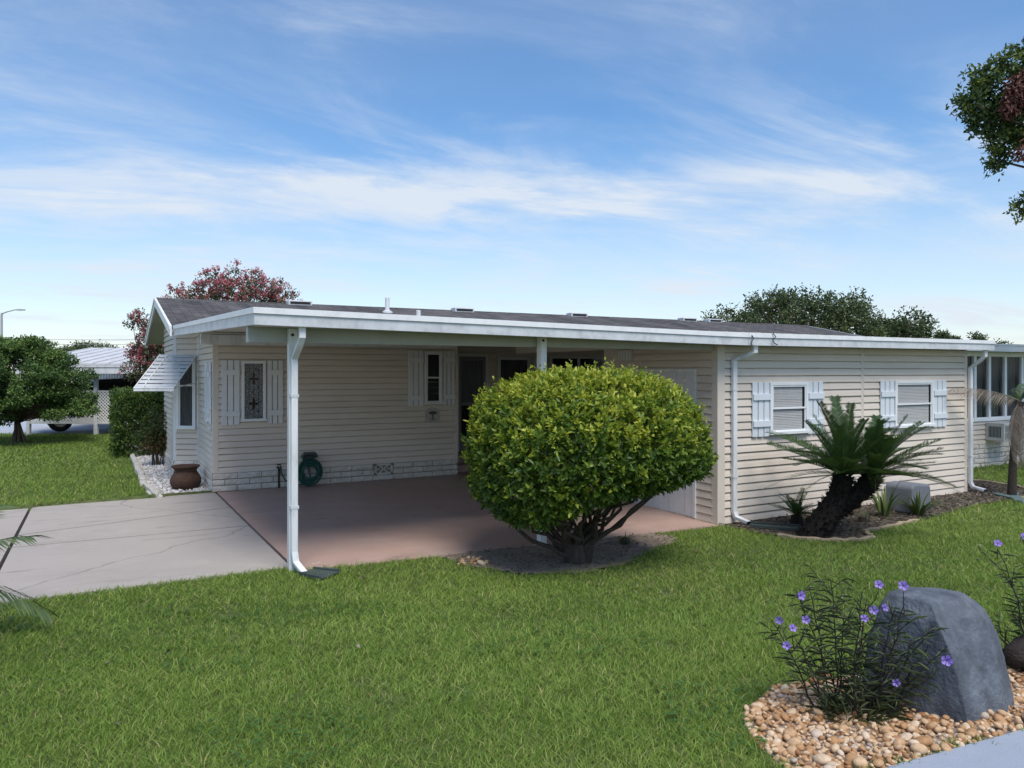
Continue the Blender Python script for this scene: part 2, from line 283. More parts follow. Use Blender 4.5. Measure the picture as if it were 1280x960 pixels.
# ------------------------------------------------------------------ helpers
class MB:
    """collects shapes and links them as one mesh object"""
    def __init__(s): s.v = []; s.f = []; s.t = None
    def add(s, vs, fs):
        o = len(s.v); s.v += [tuple(q) for q in vs]; s.f += [tuple(o + i for i in f) for f in fs]; return s
    def box(s, a, b):
        x0, y0, z0 = [min(p, q) for p, q in zip(a, b)]; x1, y1, z1 = [max(p, q) for p, q in zip(a, b)]
        return s.add([(x0, y0, z0), (x1, y0, z0), (x1, y1, z0), (x0, y1, z0), (x0, y0, z1), (x1, y0, z1), (x1, y1, z1), (x0, y1, z1)],
                     [(0, 3, 2, 1), (4, 5, 6, 7), (0, 1, 5, 4), (1, 2, 6, 5), (2, 3, 7, 6), (3, 0, 4, 7)])
    def obox(s, c, size, mat):
        hx, hy, hz = [q / 2 for q in size]; c = Vector(c); P = [c + mat @ Vector(q) for q in
            [(-hx, -hy, -hz), (hx, -hy, -hz), (hx, hy, -hz), (-hx, hy, -hz), (-hx, -hy, hz), (hx, -hy, hz), (hx, hy, hz), (-hx, hy, hz)]]
        return s.add(P, [(0, 3, 2, 1), (4, 5, 6, 7), (0, 1, 5, 4), (1, 2, 6, 5), (2, 3, 7, 6), (3, 0, 4, 7)])
    def tube(s, pts, rad, n=8, caps=True):
        pts = [Vector(p) for p in pts]; m = len(pts)
        if not hasattr(rad, '__len__'): rad = [rad] * m
        rings = []
        up = Vector((0.123, 0.31, 0.94)).normalized(); 
        for i, p in enumerate(pts):
            d = (pts[min(i + 1, m - 1)] - pts[max(i - 1, 0)]).normalized()
            if i == 0:
                a = d.orthogonal().normalized()
            else:
                a = (a - d * a.dot(d)); a = a.normalized() if a.length > 1e-6 else d.orthogonal().normalized()
            b = d.cross(a)
            rings.append([p + (a * math.cos(2 * math.pi * k / n) + b * math.sin(2 * math.pi * k / n)) * rad[i] for k in range(n)])
        vs = [q for r in rings for q in r]; fs = []
        for i in range(m - 1):
            for k in range(n): fs.append((i * n + k, i * n + (k + 1) % n, (i + 1) * n + (k + 1) % n, (i + 1) * n + k))
        if caps: fs.append(tuple(reversed(range(n)))); fs.append(tuple((m - 1) * n + k for k in range(n)))
        return s.add(vs, fs)
    def rtube(s, pts, wx, wy, side):
        """rectangular duct along pts; side = width direction"""
        pts = [Vector(p) for p in pts]; m = len(pts); side = Vector(side).normalized(); vs = []
        for i, p in enumerate(pts):
            d = (pts[min(i + 1, m - 1)] - pts[max(i - 1, 0)]).normalized(); b = d.cross(side).normalized()
            vs += [p + side * wx / 2 + b * wy / 2, p - side * wx / 2 + b * wy / 2, p - side * wx / 2 - b * wy / 2, p + side * wx / 2 - b * wy / 2]
        fs = [(i * 4 + k, i * 4 + (k + 1) % 4, i * 4 + 4 + (k + 1) % 4, i * 4 + 4 + k) for i in range(m - 1) for k in range(4)]
        fs += [(3, 2, 1, 0), tuple((m - 1) * 4 + k for k in range(4))]
        return s.add(vs, fs)
    def lathe(s, prof, c=(0, 0, 0), n=28):
        vs = [(c[0] + r * math.cos(2 * math.pi * k / n), c[1] + r * math.sin(2 * math.pi * k / n), c[2] + z) for r, z in prof for k in range(n)]
        fs = [(i * n + k, i * n + (k + 1) % n, (i + 1) * n + (k + 1) % n, (i + 1) * n + k) for i in range(len(prof) - 1) for k in range(n)]
        return s.add(vs, fs)
    def prism(s, poly, ax, h):
        """poly: 3D points; extruded by vector h"""
        n = len(poly); h = Vector(h); a = [Vector(p) for p in poly]; b = [p + h for p in a]
        return s.add(a + b, [tuple(reversed(range(n))), tuple(range(n, 2 * n))] + [(k, (k + 1) % n, n + (k + 1) % n, n + k) for k in range(n)])
    def build(s, name, mat, parent=None, smooth=False, bevel=0, off=(0, 0, 0)):
        me = bpy.data.meshes.new(name); me.from_pydata([(x - off[0], y - off[1], z - off[2]) for x, y, z in s.v], [], s.f)
        me.update(); o = bpy.data.objects.new(name, me); COL.objects.link(o)
        if mat is not None: me.materials.append(mat)
        if parent is not None: o.parent = parent
        if smooth: me.polygons.foreach_set('use_smooth', [True] * len(me.polygons))
        if bevel:
            b = o.modifiers.new('bevel', 'BEVEL'); b.width = bevel; b.segments = 2; b.limit_method = 'ANGLE'; b.angle_limit = R(40)
        o.location = off
        return o
def tag(o, label=None, cat=None, group=None, kind=None):
    if label: o['label'] = label
    if cat: o['category'] = cat
    if group: o['group'] = group
    if kind: o['kind'] = kind
    return o
def thing(name, label, cat, loc=(0, 0, 0), rz=0, group=None):
    o = bpy.data.objects.new(name, None); COL.objects.link(o); o.empty_display_size = 0.2
    o.location = loc; o.rotation_euler = (0, 0, rz); return tag(o, label, cat, group)
def npmesh(name, V, faces, mat, parent=None, tint=None, smooth=False, loc=(0, 0, 0)):
    """V (n,3) array, faces: list of int arrays (k,3) or (k,4)"""
    me = bpy.data.meshes.new(name); me.vertices.add(len(V)); me.vertices.foreach_set('co', np.ascontiguousarray(V, np.float32).ravel())
    nl = sum(f.size for f in faces); npoly = sum(len(f) for f in faces)
    me.loops.add(nl); me.polygons.add(npoly)
    me.loops.foreach_set('vertex_index', np.concatenate([f.ravel() for f in faces]).astype(np.int32))
    tot = np.concatenate([np.full(len(f), f.shape[1]) for f in faces]); start = np.concatenate([[0], np.cumsum(tot)[:-1]])
    me.polygons.foreach_set('loop_start', start.astype(np.int32)); me.polygons.foreach_set('loop_total', tot.astype(np.int32))
    if smooth: me.polygons.foreach_set('use_smooth', np.ones(npoly, bool))
    me.update(calc_edges=True)
    if tint is not None:
        a = me.attributes.new('tint', 'FLOAT', 'POINT'); a.data.foreach_set('value', np.ascontiguousarray(tint, np.float32))
    o = bpy.data.objects.new(name, me); COL.objects.link(o); me.materials.append(mat)
    if parent is not None: o.parent = parent
    o.location = loc
    return o
def unit(a): return a / np.maximum(np.linalg.norm(a, axis=-1, keepdims=True), 1e-9)
def leaves(name, P, A, N, L, W, mat, parent=None, tint=None, fold=0.25, droop=0.0):
    """one mesh of leaf blades: 6 points each (base, two shoulders a side, tip), folded along the midrib"""
    n = len(P); A = unit(A); S = unit(np.cross(A, N)); U = np.cross(S, A)
    L = np.broadcast_to(L, (n,))[:, None]; W = np.broadcast_to(W, (n,))[:, None]
    dz = np.zeros((n, 3)); dz[:, 2] = -1
    f = W * fold
    V = np.stack([P, P + A * L * .35 + S * W * .5 + U * f, P + A * L * .72 + S * W * .36 + U * f * .8 + dz * L * droop * .5, P + A * L + dz * L * droop,
                  P + A * L * .72 - S * W * .36 + U * f * .8 + dz * L * droop * .5, P + A * L * .35 - S * W * .5 + U * f], 1).reshape(-1, 3)
    i = np.arange(n)[:, None] * 6
    q = np.concatenate([i + np.array([[0, 1, 2, 3]]), i + np.array([[0, 3, 4, 5]])])
    t = np.repeat(tint if tint is not None else rng.random(n), 6)
    return npmesh(name, V, [q], mat, parent, t)
def snoise(P, f=1.0, seed=0):
    r = np.random.default_rng(seed); out = 0
    for k in range(7):
        d = r.normal(size=3); d *= f * (0.7 + 0.22 * k) / np.linalg.norm(d); out = out + np.sin(P @ d * 2 * np.pi + r.random() * 6.28) / (1 + 0.15 * k)
    return out / 4.0
def rdir(n): return unit(rng.normal(size=(n, 3)))
def inpoly(x, y, poly):
    x = np.asarray(x); y = np.asarray(y); c = np.zeros(x.shape, bool); n = len(poly)
    for i in range(n):
        x0, y0 = poly[i]; x1, y1 = poly[(i + 1) % n]
        if y0 == y1: continue
        c ^= ((y0 > y) != (y1 > y)) & (x < (x1 - x0) * (y - y0) / (y1 - y0) + x0)
    return c
def sstep(x, a, b):
    t = np.clip((x - a) / (b - a), 0, 1); return t * t * (3 - 2 * t)
CY, SY = math.cos(YAW), math.sin(YAW)
def plan(X, Y):
    """plan position given across / ahead of the standing point on the path"""
    return (CAM[0] + X * CY + Y * SY, CAM[1] - X * SY + Y * CY)

# ------------------------------------------------------------------ ground
DRIVE = [(-9.0, -0.08), (5.9, -0.08), (5.9, 5.7), (-0.55, 5.7), (-0.95, 5.62), (-9.0, 5.15)]
GRAVEL = [(-0.97, 5.72), (-0.02, 5.72), (-0.02, 16), (-0.98, 16)]
MULCH = [(5.78, -0.22), (5.86, -0.75), (6.0, -1.15), (6.3, -1.5), (6.64, -1.72), (6.98, -1.68), (7.2, -1.42), (7.7, -1.4), (8.42, -1.36), (9.3, -1.25), (10.4, -1.05), (11.4, -1.0), (12.2, -1.0), (13.1, -0.4), (13.1, 0.7), (11.6, 0.9), (11.6, -0.2)]
SOIL = [(1.55, -0.25), (1.7, -0.80), (2.05, -1.3), (2.6, -1.55), (3.3, -1.45), (3.9, -1.05), (4.5, -0.8), (4.75, -0.5), (4.5, -0.25), (3, -0.2)]
PEBBLE = [(1.13, -5.19), (1.34, -4.95), (1.75, -4.80), (2.3, -4.92), (3.2, -5.20), (4.6, -5.55), (4.6, -6.05), (2.35, -5.86), (1.19, -5.735), (0.90, -5.80), (1.03, -5.45)]
WALK = [(1.19, -5.735), (2.35, -5.86), (5.5, -6.2), (5.5, -9.5), (0.1, -9.5), (0.55, -5.67)]
def gh(x, y):
    x = np.asarray(x, float); y = np.asarray(y, float)
    zb = np.clip(0.034 - 0.021 * x, -0.085, 0.036)
    zb = np.where(y > 3, -0.03, zb) if zb.ndim == 0 else np.where(y > 5.7, -0.03 , zb)
    d = -y - 0.2
    z = zb + 0.5 * sstep(d, 1.0, 9.5) + 0.02 * np.sin(x * 1.1 + 0.5) * np.sin(y * 1.4) * sstep(d, 0.4, 1.5)
    return z
def slab_z(x, y):
    k = np.clip(1 - np.asarray(y) / 5.65, 0, 1.1); return k * np.clip(0.045 - 0.019 * np.asarray(x), -0.08, 0.045)
xs = np.unique(np.concatenate([np.linspace(-400, -30, 12), np.arange(-30, -8, 1.0), np.arange(-8, 16, 0.12), np.arange(16, 40, 1.0), np.linspace(40, 500, 14)]))
ys = np.unique(np.concatenate([np.linspace(-120, -12, 8), np.arange(-12, 8, 0.12), np.arange(8, 40, 1.0), np.linspace(40, 700, 16)]))
X, Y = np.meshgrid(xs, ys, indexing='ij'); Z = gh(X, Y)
def inset(poly, d):
    c = np.mean(poly, 0); return [(p[0] + (c[0] - p[0]) / np.hypot(*(c - p)) * d, p[1] + (c[1] - p[1]) / np.hypot(*(c - p)) * d) for p in np.array(poly)]
low = inpoly(X, Y, inset(DRIVE, 0.15)) | inpoly(X, Y, inset(WALK, 0.15)) | ((X > 0.1) & (X < 18) & (Y > 5) & (Y < 12.6)) | ((X > 5.9) & (X < 11.4) & (Y > 0) & (Y < 5.7))
Z = np.where(low, Z - 0.16, Z)
nx, ny = X.shape; idx = np.arange(nx * ny).reshape(nx, ny)
Fq = np.stack([idx[:-1, :-1], idx[1:, :-1], idx[1:, 1:], idx[:-1, 1:]], -1).reshape(-1, 4)
tag(npmesh('lawn', np.stack([X, Y, Z], -1).reshape(-1, 3), [Fq], MAT['turfsoil'], smooth=True), kind='structure')

def sheet(name, poly, dz, mat, cell=0.07, zf=None):
    p = np.array(poly); ax = np.arange(p[:, 0].min() - cell, p[:, 0].max() + cell, cell); ay = np.arange(p[:, 1].min() - cell, p[:, 1].max() + cell, cell)
    X, Y = np.meshgrid(ax, ay, indexing='ij'); Z = (zf or gh)(X, Y) + dz
    ii = np.arange(X.size).reshape(X.shape)
    q = np.stack([ii[:-1, :-1], ii[1:, :-1], ii[1:, 1:], ii[:-1, 1:]], -1).reshape(-1, 4)
    cx = (X[:-1, :-1] + cell / 2).ravel(); cy = (Y[:-1, :-1] + cell / 2).ravel(); q = q[inpoly(cx, cy, poly)]
    V = np.stack([X, Y, Z], -1).reshape(-1, 3); used = np.unique(q); mp = np.zeros(len(V), int); mp[used] = np.arange(len(used))
    return tag(npmesh(name, V[used], [mp[q]], mat, smooth=True), kind='structure')
sheet('mulch_bed', MULCH, 0.012, MAT['mulch'])
sheet('soil_patch', SOIL, 0.012, MAT['soil'], 0.06)
sheet('pebble_bed_soil', PEBBLE, 0.006, MAT['soil'], 0.05)
sheet('gravel_bed_soil', GRAVEL, 0.010, MAT['soil'], 0.08)

def slab(mb, poly, zf, th=0.13, nsub=10):
    """slab with a sloping top following zf, from a quad footprint"""
    a, b, c, d = [Vector((*p, 0)) for p in poly]; vs = []; fs = []
    for i in range(nsub + 1):
        for j in range(nsub + 1):
            u, v = i / nsub, j / nsub; p = (a * (1 - u) + b * u) * (1 - v) + (d * (1 - u) + c * u) * v
            vs.append((p.x, p.y, float(zf(p.x, p.y))))
    k = nsub + 1
    for i in range(nsub):
        for j in range(nsub): fs.append((i * k + j, (i + 1) * k + j, (i + 1) * k + j + 1, i * k + j + 1))
    ring = [i * k for i in range(k)] + [nsub * k + j for j in range(1, k)] + [i * k + nsub for i in range(nsub - 1, -1, -1)] + [j for j in range(nsub - 1, 0, -1)]
    o = len(vs); vs += [(vs[i][0], vs[i][1], vs[i][2] - th) for i in ring]; n = len(ring)
    fs += [(ring[i], o + i, o + (i + 1) % n, ring[(i + 1) % n]) for i in range(n)]
    mb.add(vs, fs)
mb = MB()
slab(mb, [(0.045, -0.26), (5.752, -0.26), (5.752, 5.62), (0.045, 5.62)], slab_z)
slab(mb, [(4.5, 5.625), (12.0, 5.625), (12.0, 6.8), (4.5, 6.8)], slab_z)
slab(mb, [(5.752, 2.42), (12.0, 2.42), (12.0, 5.62), (5.752, 5.62)], slab_z)
tag(mb.build('carport_slab', MAT['slab']), kind='structure')
mb = MB(); g = 0.020
def yy(x, y0, y1): return y0 + (y1 - y0) * (x + 2.6) / 2.6
for (xa, xb) in ((-2.6, 0.03),):
    for f0, f1 in ((lambda x: -0.1, lambda x: 2.36 - 0.02 * x), (lambda x: 2.36 - 0.02 * x, lambda x: 3.95 + 0.30 * x), (lambda x: 3.95 + 0.30 * x, lambda x: 5.64 + 0.06 * x)):
        slab(mb, [(xa + g, f0(xa) + g), (xb - g, f0(xb) + g), (xb - g, f1(xb) - g), (xa + g, f1(xa) - g)], slab_z)
slab(mb, [(-9, -0.1), (-2.6 - g, -0.1), (-2.6 - g, 5.44), (-9, 5.12)], slab_z)
tag(mb.build('driveway', MAT['drive']), kind='structure')
# walkway by the pebbles
mb = MB(); mb.prism([(x, y, 0.06) for x, y in WALK][::-1], None, (0, 0, 0.215))
tag(mb.build('walkway', MAT['walk'], bevel=0.012), kind='structure')
# street and the neighbour's drive beyond the left lawn
mb = MB(); a = [plan(-60, 24.7), plan(-9.5, 24.7), plan(-9.5, 33.5), plan(-60, 33.5)]
mb.prism([(x, y, -0.10) for x, y in a][::-1], None, (0, 0, 0.085))
tag(mb.build('street', MAT['road']), kind='structure')

# ------------------------------------------------------------------ mobile home
HOUSE = thing('mobile_home', 'long cream sided mobile home with open carport and white gutters', 'house', (0, 0, 0))
ROW = 0.108
def siding(p0, p1, z0, z1, name='wall', label=None, top=None):
    """lapped boards on the plan line p0->p1, outer side to the right of the direction; top(u) optional height limit"""
    mb = MB(); p0 = Vector((*p0, 0)); p1 = Vector((*p1, 0)); L = (p1 - p0).length; d = (p1 - p0) / L; n = Vector((d.y, -d.x, 0))
    z = z0
    while z < z1 - 1e-4:
        zt = min(z + ROW, z1); u0, u1 = 0.0, L
        if top:
            us = np.linspace(0, L, 81); ok = us[top(us) > z + 0.02]
            if len(ok) == 0: break
            u0, u1 = ok[0], ok[-1]
        a = p0 + d * u0; b = p0 + d * u1
        o0, om, o1 = 0.024, 0.016, 0.004
        zz = [(-0.012, z), (o0 - 0.003, z), (o0, z + 0.006), (om, z + ROW * 0.55) if zt - z > ROW * 0.6 else (om, (z + zt) / 2), (o1 + 0.004, zt - 0.013), (-0.012, zt - 0.010), (-0.012, zt)]
        k = len(zz); pr = int(round((z - z0) / ROW)) // 2; rj = random.Random(pr * 7 + int(L * 31)); cuts = [u0]; uj = u0 + rj.uniform(.4, 3.4)
        while uj < u1 - .25: cuts.append(uj); uj += 3.65
        cuts.append(u1)
        for ci in range(len(cuts) - 1):
            ca, cb = cuts[ci], cuts[ci + 1] + (0.02 if ci < len(cuts) - 2 else 0); lift = 0.0022 * (ci % 2); nseg = max(1, int((cb - ca) / .45)); vs = []
            for q in range(nseg + 1):
                e = p0 + d * (ca + (cb - ca) * q / nseg); wv = 0.0013 * math.sin((ca + (cb - ca) * q / nseg) * 2.3 + pr * 1.7) + rj.uniform(-.0006, .0006)
                for off, hz in zz: vs.append(e + n * (off + (lift if off > 0 else 0) + (wv if off > 0.01 else 0)) + Vector((0, 0, hz + (wv if off > 0.01 else 0))))
            mb.add(vs, [(q * k + i, q * k + k + i, q * k + k + i + 1, q * k + i + 1) for q in range(nseg) for i in range(k - 1)])
        z = zt
    # solid backing
    if not top:
        p0, p1 = p0 - n * 0.013, p1 - n * 0.013
        mb.add([p0 + Vector((0, 0, z0)), p1 + Vector((0, 0, z0)), p1 + Vector((0, 0, z1)), p0 + Vector((0, 0, z1)),
                p0 - n * 0.1 + Vector((0, 0, z0)), p1 - n * 0.1 + Vector((0, 0, z0)), p1 - n * 0.1 + Vector((0, 0, z1)), p0 - n * 0.1 + Vector((0, 0, z1))],
               [(0, 1, 2, 3), (7, 6, 5, 4), (0, 3, 7, 4), (1, 5, 6, 2), (3, 2, 6, 7), (0, 4, 5, 1)])
    o = mb.build(name, MAT['siding'], HOUSE)
    if label: o['label'] = label
    return o
WT = 5.65                     # house wall under the carport
HT = 2.72
BAY = [(0.0, 7.8), (-0.40, 8.05), (-0.40, 10.6)]
ridge_y, ridge_z, eave_y, eave_z = 9.1, 3.53, 5.38, 2.76
def roof_z(y): return ridge_z - (ridge_z - eave_z) * np.abs(y - ridge_y) / (ridge_y - eave_y)
siding((0.04, WT), (4.5, WT), 0.31, HT, label='long shaded wall under the carport')
siding((4.5, WT), (4.5, 6.8), 0.31, HT)
siding((4.5, 6.8), (18.4, 6.8), 0.31, HT)
siding((0.0, 7.8), (0.0, WT), 0.31, 3.0, top=lambda u: roof_z(7.8 - u) - 0.1)
siding(BAY[1], BAY[0], 0.31, 3.25)
siding(BAY[2], BAY[1], 0.31, 3.55, top=lambda u: roof_z(10.6 - u) - 0.1)
siding((0.0, 12.6), (0.0, 10.6), 0.31, 3.2, top=lambda u: roof_z(12.6 - u) - 0.1)
siding((18.4, 6.8), (18.4, 12.6), 0.2, 3.3, top=lambda u: roof_z(6.8 + u) - 0.1)
siding((18.4, 12.6), (0.0, 12.6), 0.2, HT)
# utility room (closed end of the carport)
GX0, GX1, GY0, GY1 = 5.76, 11.6, -0.2, 2.4
siding((GX0 + .05, GY0), (8.77, GY0), -0.07, 2.50, label='sunlit wall of the closed end room')
siding((8.83, GY0), (GX1 - .03, GY0), -0.07, 2.50, label='sunlit wall of the closed end room')
siding((GX0, GY1), (GX0, GY0 + .05), -0.06, 2.52)
siding((GX1, GY0 + .03), (GX1, GY1), -0.07, 2.50)
siding((GX1, GY1), (GX0, GY1), -0.06, 2.50)
# trim posts at corners and joints
def trim(x0, y0, x1, y1, z0, z1, m='trim', name='corner_trim'):
    return MB().box((x0, y0, z0), (x1, y1, z1)).build(name, MAT[m], HOUSE, bevel=0.006)
trim(-0.022, WT - 0.022, 0.075, WT + 0.05, 0.31, HT)
trim(4.455, WT - 0.024, 4.522, WT + 0.06, 0.31, HT)
trim(GX0 - 0.022, GY0 - 0.024, GX0 + 0.115, GY0 + 0.10, -0.10, 2.50)
trim(GX0 - 0.022, GY1 - 0.06, GX0 + 0.06, GY1 + 0.022, -0.06, 2.52)
trim(8.765, GY0 - 0.020, 8.835, GY0 + 0.02, -0.07, 2.50, name='seam_trim')
trim(GX1 - 0.07, GY0 - 0.022, GX1 + 0.022, GY0 + 0.06, -0.09, 2.50)
mb = MB(); mb.obox((-0.002, 7.79, 1.62), (0.06, 0.06, 2.6), Matrix.Rotation(R(-16), 3, 'Z')); mb.build('corner_trim', MAT['white'], HOUSE)
mb = MB(); mb.obox((-0.402, 8.05, 1.70), (0.06, 0.06, 2.78), Matrix.Rotation(R(-16), 3, 'Z')); mb.build('corner_trim', MAT['white'], HOUSE)
# white split-face block skirting
def blocks(mb, mm, p0, p1, z0, z1, rows=3, L=0.40, out=0.035, seed=0, skip=None):
    r = random.Random(seed); p0 = Vector((*p0, 0)); p1 = Vector((*p1, 0)); T = (p1 - p0).length; d = (p1 - p0) / T; n = Vector((d.y, -d.x, 0)); h = (z1 - z0) / rows
    mm.add([p0 + Vector((0, 0, z0)), p1 + Vector((0, 0, z0)), p1 + Vector((0, 0, z1)), p0 + Vector((0, 0, z1))] +
           [p + n * (out * 0.55) for p in (p0 + Vector((0, 0, z0)), p1 + Vector((0, 0, z0)), p1 + Vector((0, 0, z1 - 0.004)), p0 + Vector((0, 0, z1 - 0.004)))],
           [(4, 5, 6, 7), (3, 7, 6, 2), (0, 4, 7, 3), (1, 2, 6, 5)])
    for i in range(rows):
        u = -L * 0.5 * (i % 2)
        while u < T:
            a, b = max(u, 0), min(u + L, T); u += L
            if b - a < 0.06: continue
            if skip and i > 0 and a < skip[1] and b > skip[0]:
                if a < skip[0] - 0.05: b = skip[0]
                elif b > skip[1] + 0.05: a = skip[1]
                else: continue
            q = 0.007; za = z0 + i * h + q * 0.6; zb = z0 + (i + 1) * h - q * 0.6
            o = out + r.uniform(-0.006, 0.006)
            nu = max(2, int((b - a) / 0.05)); vs = []; 
            for k in range(nu + 1):
                uu = a + q + (b - a - 2 * q) * k / nu
                for zq, e in ((za, 0.45), (za + 0.012, 0.9), ((za + zb) / 2, 1), (zb - 0.012, 0.9), (zb, 0.45)):
                    oo = o * e + (r.uniform(-0.006, 0.006) if e > 0.8 else 0)
                    vs.append(p0 + d * uu + n * oo + Vector((0, 0, zq)))
            fs = [(k * 5 + j, (k + 1) * 5 + j, (k + 1) * 5 + j + 1, k * 5 + j + 1) for k in range(nu) for j in range(4)]
            fs += [(0, 1, 2, 3, 4)[::-1], tuple(nu * 5 + j for j in range(5))]
            mb.add(vs, fs)
runs = [((-0.03, WT - 0.01), (4.5, WT - 0.01), (2.8, 3.16)), ((4.5, WT), (4.5, 6.8), None), ((-0.01, 7.8), (-0.01, WT - 0.02), None), ((-0.41, 8.05), (-0.01, 7.8), None), ((-0.41, 10.6), (-0.41, 8.05), None)]
mb = MB(); mm = MB()
for k, (a, b, sk) in enumerate(runs): blocks(mb, mm, a, b, -0.06 if k > 1 else 0.0, 0.312, 3, seed=k, skip=(2.825, 3.195) if sk else None)
sk = mb.build('skirting', MAT['brick'], HOUSE); mm.build('mortar', MAT['mortar'], sk)
# vent block with a diamond lattice, in the skirting
mb = MB(); vx0, vx1, vz0, vz1 = 2.805, 3.155, 0.108, 0.308; vy = WT - 0.05
for a, b in (((vx0, vz0), (vx1, vz0 + .03)), ((vx0, vz1 - .03), (vx1, vz1)), ((vx0, vz0), (vx0 + .035, vz1)), ((vx1 - .035, vz0), (vx1, vz1))):
    mb.box((a[0], vy, a[1]), (b[0], vy + 0.04, b[1]))
cxv, czv = (vx0 + vx1) / 2, (vz0 + vz1) / 2
for sx in (-1, 1):
    for sz in (-1, 1):
        a = math.atan2(0.07 * sz, 0.075 * sx); mb.obox((cxv + sx * 0.045, vy + 0.02, czv + sz * 0.037), (0.115, 0.03, 0.02), Matrix.Rotation(-a, 3, 'Y'))
    mb.box((cxv + sx * 0.08, vy + 0.008, czv - 0.01), (cxv + sx * 0.15, vy + 0.035, czv + 0.01))
vb = mb.build('foundation_vent', MAT['brick'], HOUSE); MB().box((vx0 + .01, vy + 0.036, vz0 + .01), (vx1 - .01, vy + 0.046, vz1 - .01)).build('opening', MAT['darkroom'], vb)

# windows: local frame u along wall, outward normal
def basis(p0, p1):
    p0 = Vector((*p0, 0)); p1 = Vector((*p1, 0)); d = (p1 - p0).normalized(); n = Vector((d.y, -d.x, 0)); return p0, d, n
class Face:
    def __init__(s, p0, p1): s.p0, s.d, s.n = basis(p0, p1)
    def pt(s, u, o, z): return s.p0 + s.d * u + s.n * o + Vector((0, 0, z))
    def box(s, mb, u0, u1, o0, o1, z0, z1):
        P = [s.pt(u, o, z) for z in (z0, z1) for u, o in ((u0, o1), (u1, o1), (u1, o0), (u0, o0))]
        return mb.add(P, [(0, 3, 2, 1), (4, 5, 6, 7), (0, 1, 5, 4), (1, 2, 6, 5), (2, 3, 7, 6), (3, 0, 4, 7)])
def window(fc, u0, u1, z0, z1, inner='blind', sash=True, fm='frame', fw=0.045, name='window', parent=None, label=None, split=0.5, out=0.066):
    mb = MB()
    fc.box(mb, u0, u1, 0.0, out, z1 - fw, z1); fc.box(mb, u0 - 0.012, u1 + 0.012, 0.0, out + 0.018, z0, z0 + fw)
    fc.box(mb, u0, u0 + fw, 0.0, out, z0 + fw, z1 - fw); fc.box(mb, u1 - fw, u1, 0.0, out, z0 + fw, z1 - fw)
    w_ = mb.build(name, MAT[fm], parent or HOUSE, bevel=0.004)
    if label: w_['label'] = label
    a0, a1, b0, b1 = u0 + fw, u1 - fw, z0 + fw, z1 - fw; zm = b0 + (b1 - b0) * split
    sm = MB()
    if sash:
        for za, zb, o in ((b0, zm + 0.012, 0.050), (zm - 0.012, b1, 0.058)):
            t = 0.022
            fc.box(sm, a0, a1, o - 0.014, o, za, za + t); fc.box(sm, a0, a1, o - 0.014, o, zb - t, zb)
            fc.box(sm, a0, a0 + t, o - 0.014, o, za + t, zb - t); fc.box(sm, a1 - t, a1, o - 0.014, o, za + t, zb - t)
        sm.build('sash', MAT[fm], w_)
    if inner == 'leaded':
        gm = MB(); fc.box(gm, a0, a1, 0.026, 0.036, b0, b1); gm.build('pane', MAT['leadglass'], w_)
        uc = (a0 + a1) / 2
        for zc in (b0 + (b1 - b0) * 0.72, b0 + (b1 - b0) * 0.27):
            rm = MB(); e = [fc.pt(uc + math.cos(t) * .03, 0.0405, zc + math.sin(t) * .036) for t in np.linspace(0, 6.283, 9)[:-1]]; rm.add(e, [tuple(range(8))])
            for k in range(4):
                an = k * math.pi / 2
                e = [fc.pt(uc, 0.040, zc)] + [fc.pt(uc + math.cos(an) * r_ - math.sin(an) * q, 0.040, zc + math.sin(an) * r_ * 1.2 + math.cos(an) * q) for r_, q in ((0.04, -0.022), (0.075, -0.014), (0.085, 0), (0.075, 0.014), (0.04, 0.022))]
                rm.add(e, [tuple(range(6))])
            rm.build('cross_flower', MAT['redglass'], w_)
        lm = MB()
        for k in range(1, 4): lm.tube([fc.pt(a0 + (a1 - a0) * k / 4, 0.037, b0), fc.pt(a0 + (a1 - a0) * k / 4, 0.037, b1)], 0.003, 5)
        for k in range(0, 9): lm.tube([fc.pt(a0 + (a1 - a0) * q / 8, 0.037, b0 + (b1 - b0) * (k + 0.5 + 0.35 * math.sin(q * math.pi / 4 + k)) / 9) for q in range(9)], 0.0025, 4)
        lm.build('came', MAT['black'], w_)
        return w_
    bk = MB(); fc.box(bk, a0, a1, -0.01, 0.026, b0, b1)
    bk.build('backing', MAT['darkroom'], w_)
    if inner == 'blind':
        sb = MB(); n = int((b1 - b0) / 0.024); r = random.Random(int(u0 * 100))
        for k in range(n):
            z = b0 + 0.012 + k * 0.024; tilt = 0.0105 + r.uniform(-0.002, 0.0015)
            ua, ub = a0 + 0.004, a1 - 0.05
            P = [fc.pt(ua, 0.0275, z + tilt + r.uniform(-.001, .001)), fc.pt(ub, 0.0275, z + tilt + r.uniform(-.001, .001)), fc.pt(ub, 0.0325, z - tilt), fc.pt(ua, 0.0325, z - tilt)]
            sb.add(P, [(0, 1, 2, 3)])
        sb.build('blind', MAT['blind'], w_)
    elif inner == 'curtain':
        cm = MB(); n = 40; vs = []
        for k in range(n + 1):
            u = a0 + (a1 - a0) * k / n; o = 0.031 + 0.004 * math.sin(k * 1.25)
            vs += [fc.pt(u, o, b0 + 0.002), fc.pt(u, o, b1 - 0.002)]
        cm.add(vs, [(2 * k, 2 * k + 2, 2 * k + 3, 2 * k + 1) for k in range(n)]); cm.build('curtain', MAT['curtain'], w_)
    gm = MB(); fc.box(gm, a0 + 0.003, a1 - 0.003, 0.0405, 0.0425, b0 + .003, b1 - .003); gm.build('pane', MAT['glass'], w_)
    return w_
